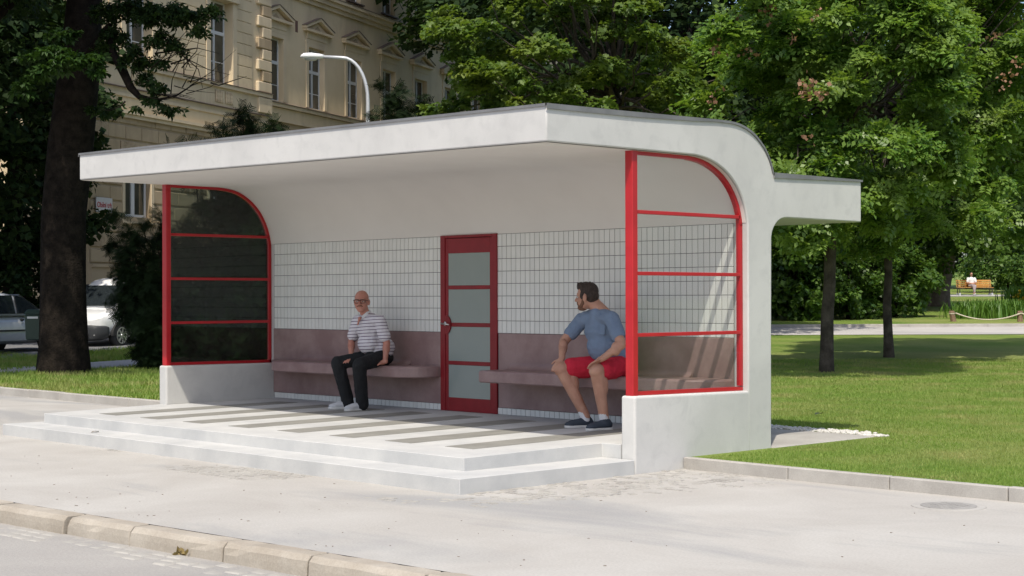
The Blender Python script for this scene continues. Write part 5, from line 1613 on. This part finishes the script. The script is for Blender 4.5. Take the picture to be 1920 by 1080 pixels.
class Head:
    def __init__(s, c, fwd, up=(0, 0, 1), k=1.0):
        s.c = Vector(c); s.f = Vector(fwd).normalized(); s.u = (Vector(up) - s.f * Vector(up).dot(s.f)).normalized(); s.r = s.f.cross(s.u); s.k = k
    def p(s, r, f, u): return s.c + (s.r * r + s.f * f + s.u * u) * s.k
    def build(s, m, jaw=1.0):
        k = s.k; P_ = s.p
        e = lambda r, f, u, a, b, c: m.ell(P_(r, f, u), (a * k, b * k, c * k), fwd=s.f, up=s.u)
        e(0, -.008, .035, .076, .096, .085)          # skull
        e(0, .020, -.035, .064 * jaw, .074, .075)    # face
        e(0, .045, -.082, .040 * jaw, .045, .034)    # chin
        e(0, .065, .028, .055, .028, .020)           # brow
        for q in (-1, 1):
            e(q * .038, .060, -.020, .024, .024, .022)   # cheek
            e(q * .076, -.008, -.012, .010, .020, .033)  # ear
            e(q * .083, -.014, -.006, .006, .016, .026)
        m.chain([P_(0, .088, .018), P_(0, .102, -.010), P_(0, .110, -.026)], [.009 * k, .011 * k, .014 * k], 8)  # nose
        e(.011, .099, -.029, .009, .011, .009); e(-.011, .099, -.029, .009, .011, .009)
        e(0, .084, -.052, .022, .012, .0065); e(0, .082, -.064, .020, .012, .0075)   # lips
    def eyes(s, parent, open_=1.0):
        for q in (-1, 1):
            o = MB().ell(s.p(q * .032, .079, .002), (.0135 * s.k, .010 * s.k, .0075 * s.k * open_), fwd=s.f, up=s.u, nu=10, nv=6).build('eye', M_eye, parent, True)
            MB().ell(s.p(q * .032, .0865, .002), (.0058 * s.k, .004 * s.k, .0058 * s.k * open_), fwd=s.f, up=s.u, nu=8, nv=5).build('pupil', M_iris_e, o, True)

def shoe(parent, heel, toe, ground, matu, mats, name='shoe', w=.048, h=.085):
    a = Vector((heel[0], heel[1], ground)); b = Vector((toe[0], toe[1], ground)); d = (b - a).normalized(); L = (b - a).length
    sd = Vector((-d.y, d.x, 0))
    m = MB()
    m.ell(a + d * .05 + Vector((0, 0, .05)), (w * .78, .055, .045), fwd=d)
    m.cap(a + d * .05 + Vector((0, 0, .07)), a + d * .088 + Vector((0, 0, h - .004)), .040, .041)
    m.cap(a + d * .07 + Vector((0, 0, .055)), a + d * (L - .07) + Vector((0, 0, .036)), w * .9, w * .78)
    m.ell(a + d * (L - .075) + Vector((0, 0, .034)), (w * .98, .075, .034), fwd=d)
    m.ell(a + d * (L * .52) + Vector((0, 0, .052)), (w * .8, .08, .034), fwd=d)
    o = m.remesh(name, matu, parent, .006, 4)
    # sole: outline slab
    prof = [(0, .020), (.015, .036), (.06, .044), (L * .45, .040), (L * .7, .050), (L * .86, .047), (L * .96, .030), (L, .010)]
    q = [a + d * x + sd * y for x, y in prof] + [a + d * x - sd * y for x, y in reversed(prof)]
    MB().prism([tuple(p + Vector((0, 0, .0015))) for p in q], [tuple(p + Vector((0, 0, .024)) + d * 0) for p in q]).build('sole', mats, o, bevel=.004)
    return o

# ---- man in striped shirt (left bench)
F1 = .256
G1 = V3(-5.09, 2.36, 0)
man1 = empty('person', (G1.x, G1.y, .757), label='bald man in a white striped polo shirt and dark trousers sitting on the left bench', cat='person')
O1 = -Vector((G1.x, G1.y, .757))
def m1(*pts): return [Vector(p) + O1 for p in pts]
pel, hl, hr = m1((-5.09, 2.36, .86), (-4.99, 2.32, .845), (-5.19, 2.33, .845))
kl_, kr = m1((-4.885, 1.90, .775), (-5.345, 1.95, .785))
al, ar = m1((-5.00, 2.03, .355), (-5.33, 2.08, .355))
chest, neck, nk2 = m1((-5.165, 2.28, 1.15), (-5.195, 2.23, 1.34), (-5.205, 2.21, 1.40))
shl, shr = m1((-4.94, 2.24, 1.265), (-5.375, 2.27, 1.262))
el, er = m1((-4.865, 2.28, 1.01), (-5.46, 2.24, 1.02))
wl, wr = m1((-4.84, 2.235, .812), (-5.29, 2.10, .865))
hc = m1((-5.20, 2.185, 1.485))[0]
hd1 = Head(hc, (.62, -.78, -.02), (.03, -.05, 1), 1.07)
m = MB()
m.ell(pel, (.165, .125, .12)); m.cap(pel + V3(0, 0, .05), chest, .125, .14); m.ell(chest + V3(0, -.01, .03), (.17, .12, .16)); m.ell(chest + V3(.02, -.03, -.12), (.12, .085, .12))
m.cap(chest + V3(0, 0, .1), neck, .09, .058); m.cap(neck, nk2 + V3(0, 0, .02), .056, .054); m.cap(nk2, hc + V3(0, 0, -.03), .054, .052)
m.cap(neck + V3(0, 0, -.07), shl, .06, .055); m.cap(neck + V3(0, 0, -.07), shr, .06, .055)
m.chain([shl, el, wl], [.052, .042, .028]); m.chain([shr, er, wr], [.052, .042, .028])
m.chain([hl, kl_, al], [.085, .06, .042]); m.chain([hr, kr, ar], [.085, .06, .042])
m.ell(el.lerp(wl, .3), (.043, .045, .07)); m.ell(er.lerp(wr, .3), (.043, .045, .07))
hand(m, wl + V3(-.005, -.01, -.012), (-.72, -.62, -.30), (-.15, -.25, .95), -1, .5)
hand(m, wr, (.35, -.85, -.35), (.1, .3, .95), 1, .5)
hd1.build(m, 1.08)
body = m.remesh('body', M_skin1, man1, .0055, 3)
hd1.eyes(body, .8)
# moustache shadow, mouth, glasses
for q in (-1, 1):
    MB().chain([hd1.p(q * .002, .098, -.043), hd1.p(q * .018, .092, -.045), hd1.p(q * .03, .083, -.052)], [.006, .0062, .004], 8).build('moustache', M_beard, body, True)
MB().chain([hd1.p(-.02, .086, -.058), hd1.p(0, .091, -.0585), hd1.p(.02, .086, -.058)], [.0025, .0035, .0025], 6).build('mouth', M_lip, body, True)
g = MB()
for q in (-1, 1):
    n = 18; pts = []
    for k in range(n + 1):
        a = 2 * PI * k / n
        pts.append(hd1.p(q * .034 + .028 * math.copysign(abs(math.cos(a)) ** .7, math.cos(a)), .101 - .004 * abs(q * .034 + .028 * math.cos(a)) / .06, .002 + .0185 * math.copysign(abs(math.sin(a)) ** .7, math.sin(a))))
    g.tube(pts, .0026, 6)
    g.tube([hd1.p(q * .005, .102, .019), hd1.p(q * .034, .1025, .0215), hd1.p(q * .064, .096, .018)], .0042, 6)
    g.tube([hd1.p(q * .063, .096, .016), hd1.p(q * .078, .06, .012), hd1.p(q * .083, -.005, .010)], .003, 6)
g.tube([hd1.p(-.007, .103, .012), hd1.p(.007, .103, .012)], .003, 6)
g.build('glasses', M_black, body, True)
# shirt with short sleeves
m = MB()
m.ell(pel + V3(0, .005, .035), (.18, .14, .09)); m.cap(pel + V3(0, 0, .07), chest, .142, .152); m.ell(chest + V3(0, -.01, .03), (.188, .137, .165)); m.ell(chest + V3(.02, -.045, -.14), (.15, .11, .13)); m.ell(pel + V3(.02, .02, .10), (.172, .135, .12))
m.cap(chest + V3(0, 0, .1), neck + V3(0, .01, -.05), .11, .075)
m.cap(neck + V3(0, .015, -.065), shl, .062, .070); m.cap(neck + V3(0, .015, -.065), shr, .062, .070)
m.cap(shl, shl.lerp(el, .70), .072, .074); m.cap(shr, shr.lerp(er, .70), .072, .074)
shirt = m.remesh('polo_shirt', M_shirt1, man1, .0065, 9, .012, 9, 2)
# collar
c = MB()
for q in (-1, 1):
    c.hexa([tuple(neck + Vector(p)) for p in ((q * .058 + .0, .05, .0), (q * .066, -.02, -.012), (q * .030 + .015, -.082, -.055), (q * .012, .062, .004), (q * .050, .045, .040), (q * .057, -.020, .028), (q * .022 + .012, -.072, -.018), (q * .01, .055, .044))])
c.build('collar', M_sock, shirt)
MB().prism([tuple(neck + V3(.018 + x, y, z)) for x, y, z in ((-.022, -.078, -.03), (.022, -.078, -.03), (.004, -.118, -.125))], [tuple(neck + V3(.018 + x, y - .016, z)) for x, y, z in ((-.02, -.078, -.03), (.02, -.078, -.03), (.003, -.118, -.122))]).build('neck_opening', M_skin1, shirt)
# trousers
m = MB()
m.ell(pel + V3(0, 0, -.025), (.182, .145, .095)); m.chain([hl + V3(0, 0, .0), kl_], [.094, .075]); m.chain([hr, kr], [.094, .075])
m.chain([kl_, al + V3(0, 0, .0)], [.080, .072]); m.chain([kr, ar], [.080, .072]); m.cap(al, al + V3(0, 0, -.035), .072, .074); m.cap(ar, ar + V3(0, 0, -.035), .072, .074)
m.cap(pel, (hl + hr) / 2 + V3(0, -.1, 0), .11, .08)
m.remesh('trousers', M_trous, man1, .0065, 3, .014, 9, 3)
def rel(o, off):  # shift helper for shoes built in world coordinates
    o.location = off; return o
s_ = shoe(man1, (al.x + .0, al.y + .06, 0), (al.x - .04, al.y - .22, 0), F1 + O1.z, M_shoe1, M_sole)
s_ = shoe(man1, (ar.x + .03, ar.y + .055, 0), (ar.x - .10, ar.y - .20, 0), F1 + O1.z, M_shoe1, M_sole)

# ---- man in blue shirt (right bench)
G2 = V3(-1.44, 2.36, 0)
man2 = empty('person', (G2.x, G2.y, .757), label='bearded man in a blue shirt and red shorts looking along the right bench', cat='person')
O1 = -Vector((G2.x, G2.y, .757))
pel, hl, hr = m1((-1.42, 2.38, .865), (-1.31, 2.34, .85), (-1.53, 2.34, .85))
kl_, kr = m1((-1.235, 1.90, .825), (-1.755, 1.95, .825))
al, ar = m1((-1.235, 2.00, .36), (-1.565, 2.09, .36))
chest, neck, nk2 = m1((-1.49, 2.27, 1.18), (-1.515, 2.21, 1.405), (-1.535, 2.19, 1.455))
shl, shr = m1((-1.245, 2.13, 1.315), (-1.795, 2.27, 1.295))
el, er = m1((-1.035, 2.03, 1.075), (-1.885, 2.11, 1.085))
wl, wr = m1((-1.17, 1.91, .945), (-1.785, 1.98, .925))
hc = m1((-1.595, 2.145, 1.53))[0]
hd2 = Head(hc, (-.93, -.34, -.06), (.03, .0, 1), 1.10)
m = MB()
m.ell(pel, (.18, .14, .13)); m.cap(pel + V3(0, 0, .05), chest, .145, .155); m.ell(chest + V3(0, -.01, .03), (.19, .13, .17)); m.ell(chest + V3(0, -.03, -.13), (.14, .10, .13))
m.cap(chest + V3(0, 0, .1), neck, .10, .066); m.cap(neck, nk2 + V3(-.01, 0, .02), .064, .062); m.cap(nk2, hc + V3(.01, 0, -.03), .062, .058)
m.cap(neck + V3(0, .0, -.07), shl, .065, .06); m.cap(neck + V3(0, 0, -.07), shr, .065, .06)
m.cap(nk2 + V3(.02, .03, -.01), neck.lerp(shl, .55) + V3(0, .03, .0), .05, .05); m.cap(nk2 + V3(.02, .03, -.01), neck.lerp(shr, .5) + V3(0, .03, -.01), .05, .05)
m.chain([shl, el, wl], [.06, .047, .031]); m.chain([shr, er, wr], [.06, .047, .031])
m.ell(el.lerp(wl, .3), (.048, .05, .07)); m.ell(er.lerp(wr, .3), (.046, .046, .08))
m.chain([hl, kl_, al], [.10, .072, .046]); m.chain([hr, kr, ar], [.10, .072, .046])
m.ell(kl_ + V3(0, -.005, .0), (.076, .076, .076)); m.ell(kr + V3(0, -.005, 0), (.078, .076, .076))
m.ell(kl_.lerp(al, .32) + V3(.0, .03, 0), (.066, .068, .14)); m.ell(kr.lerp(ar, .32) + V3(.01, .03, 0), (.066, .068, .14))
hand(m, wl, (-.75, -.45, -.38), (-.3, -.15, .93), -1, .45, 1.05)
hand(m, wr, (.05, -.72, -.55), (.0, -.5, .85), 1, .45, 1.05)
hd2.build(m, 1.05)
body = m.remesh('body', M_skin2, man2, .0055, 3)
hd2.eyes(body)
# hair: cap over the skull, thick on top
h = MB(); k = hd2.k
h.ell(hd2.p(0, -.020, .052), (.081 * k, .092 * k, .080 * k), fwd=hd2.f, up=hd2.u)
h.ell(hd2.p(0, -.045, .005), (.077 * k, .065 * k, .068 * k), fwd=hd2.f, up=hd2.u)
h.ell(hd2.p(0, .025, .098), (.062 * k, .066 * k, .034 * k), fwd=hd2.f, up=hd2.u)
h.ell(hd2.p(0, .062, .088), (.050 * k, .026 * k, .024 * k), fwd=hd2.f, up=hd2.u)
rr = random.Random(3)
for i in range(26):
    a, b_ = rr.uniform(-.05, .05), rr.uniform(-.035, .075)
    p0 = hd2.p(a, b_, .105); p1 = hd2.p(a + rr.uniform(-.012, .012), b_ + rr.uniform(-.02, .012), .122 + rr.uniform(0, .012))
    h.cap(p0, p1, .014, .006, 6)
for q in (-1, 1):
    h.ell(hd2.p(q * .070, .018, .012), (.010 * k, .022 * k, .036 * k), fwd=hd2.f, up=hd2.u)
h.remesh('hair', M_hair2, body, .0055, 1, .012, 30, 5)
bd = MB()
bd.ell(hd2.p(0, .052, -.092), (.043 * k, .046 * k, .030 * k), fwd=hd2.f, up=hd2.u)
for q in (-1, 1):
    bd.chain([hd2.p(q * .070, .014, -.02), hd2.p(q * .064, .020, -.055), hd2.p(q * .045, .05, -.085), hd2.p(0, .078, -.098)], [.009 * k, .014 * k, .016 * k, .016 * k])
    bd.chain([hd2.p(0, .100, -.041), hd2.p(q * .022, .090, -.046), hd2.p(q * .032, .078, -.07)], [.006 * k, .0065 * k, .008 * k], 8)
bd.remesh('beard', M_beard, body, .0045, 2, .006, 40, 6)
# shirt
m = MB()
m.ell(pel + V3(0.01, .0, .03), (.205, .165, .10)); m.cap(pel + V3(0, 0, .07), chest, .165, .168); m.ell(chest + V3(0, -.01, .02), (.218, .150, .165)); m.ell(chest + V3(.02, -.03, -.13), (.19, .135, .16)); m.ell(pel + V3(0, -.01, .10), (.192, .145, .13))
m.cap(chest + V3(0, 0, .1), neck + V3(0.0, .005, -.045), .135, .092); m.cap(chest + V3(0, -.03, .06), neck + V3(0, -.02, -.10), .11, .075)
m.cap(neck + V3(0.01, .015, -.055), shl, .080, .078); m.cap(neck + V3(0, .015, -.055), shr, .080, .078)
m.cap(shl, shl.lerp(el, .62), .077, .075); m.cap(shr, shr.lerp(er, .60), .077, .073)
m.cap(pel + V3(.15, .03, .02), pel + V3(.17, .06, -.06), .05, .035)
shirt = m.remesh('shirt', M_shirt2, man2, .0065, 12, .022, 8, 7)
pts = []
for k_ in range(22):
    a = 2 * PI * k_ / 21
    pts.append(neck + V3(.005 + .086 * math.cos(a), .005 + .078 * math.sin(a), -.028 + .034 * math.sin(a) + (-.018 if math.sin(a) < -.6 else 0)))
MB().tube(pts, .008, 6).build('neckband', M_shirt2, shirt, True)
pk = chest + V3(.085, -.150, .045)
MB().hexa([tuple(pk + Vector(p)) for p in ((-.055, .0, -.065), (.055, .006, -.065), (.055, .05, -.065), (-.055, .05, -.065), (-.055, .012, .05), (.055, .024, .05), (.055, .05, .05), (-.055, .05, .05))]).build('chest_pocket', M_shirt2, shirt, bevel=.006)
# shorts
m = MB()
m.ell(pel + V3(0, 0, -.03), (.205, .165, .095)); m.chain([hl, hl.lerp(kl_, .80)], [.112, .102]); m.chain([hr, hr.lerp(kr, .78)], [.112, .104])
m.cap(pel, (hl + hr) / 2 + V3(0, -.12, -.01), .12, .085)
m.remesh('shorts', M_short, man2, .0065, 3, .014, 8, 8)
for a_, kk in ((al, kl_), (ar, kr)):
    MB().chain([a_ + V3(0, .0, -.03), a_.lerp(kk, .16)], [.046, .049]).remesh('sock', M_sock, man2, .007, 2)
shoe(man2, (al.x + .03, al.y + .075, 0), (al.x - .045, al.y - .205, 0), F1 + O1.z, M_shoe2, M_sole, w=.052, h=.10)
shoe(man2, (ar.x + .03, ar.y + .07, 0), (ar.x - .10, ar.y - .195, 0), F1 + O1.z, M_shoe2, M_sole, w=.052, h=.10)

# ---- woman on the far park bench (local frame of the bench: x across, -y towards the camera)
man3 = empty('person', tuple(bp0 + RT0 * -.18 + Vector((0, 0, .465))), face, label='woman in a white top and sunglasses sitting on the far park bench', cat='person')
pel = V3(0, -.16, .10); chest = V3(0, -.12, .42); neck = V3(0, -.12, .60); hc = V3(0, -.14, .73)
m = MB()
m.ell(pel, (.18, .14, .12)); m.cap(pel, chest, .14, .14); m.ell(chest, (.19, .13, .16)); m.cap(chest, neck, .08, .05); m.cap(neck, hc, .05, .05)
hl, hr = V3(.09, -.2, .08), V3(-.09, -.2, .08); kl_, kr = V3(.09, -.58, .07), V3(-.02, -.60, .09); al, ar = V3(.0, -.60, -.36), V3(.04, -.66, -.33)
m.chain([hl, kl_, al], [.09, .06, .04]); m.chain([hr, kr, ar], [.09, .06, .04])
shl, shr = V3(.19, -.13, .50), V3(-.19, -.13, .50); el, er = V3(.25, -.2, .26), V3(-.25, -.2, .26); wl, wr = V3(.04, -.36, .24), V3(-.04, -.37, .22)
m.chain([shl, el, wl], [.055, .045, .032]); m.chain([shr, er, wr], [.055, .045, .032])
hand(m, wl, (-1, -.2, -.1), (0, -1, .3), -1, .4); hand(m, wr, (1, -.2, -.1), (0, -1, .3), 1, .4)
hd3 = Head(hc, (0, -1, -.1)); hd3.build(m)
body = m.remesh('body', M_skin2, man3, .011, 2)
h = MB(); h.ell(hd3.p(0, -.03, .05), (.088, .095, .085), fwd=hd3.f, up=hd3.u); h.ell(hd3.p(0, -.07, .0), (.085, .06, .10), fwd=hd3.f, up=hd3.u)
h.remesh('hair', M_hair2, body, .011, 2)
g = MB()
for q in (-1, 1): g.ell(hd3.p(q * .035, .088, .004), (.03, .012, .022), fwd=hd3.f, up=hd3.u)
g.build('sunglasses', M_black, body, True)
m = MB(); m.ell(pel + V3(0, 0, .03), (.2, .16, .09)); m.cap(pel + V3(0, 0, .05), chest, .16, .16); m.ell(chest, (.21, .15, .17)); m.cap(chest, neck + V3(0, 0, -.05), .1, .08)
m.cap(shl, shl.lerp(el, .7), .075, .07); m.cap(shr, shr.lerp(er, .7), .075, .07)
m.remesh('top', mat_cloth('white cotton top', (.76, .75, .76)), man3, .011, 3)
m = MB(); m.ell(pel + V3(0, 0, -.02), (.2, .16, .1)); m.chain([hl, kl_, al.lerp(kl_, .2)], [.1, .075, .06]); m.chain([hr, kr, ar.lerp(kr, .2)], [.1, .075, .06])
m.remesh('trousers', mat_cloth('pale patterned trousers', (.36, .30, .31)), man3, .011, 2)
for a in (al, ar):
    o = MB().ell(a + V3(0, -.06, -.06), (.045, .11, .045)).build('shoe', M_shoe1, man3, True)
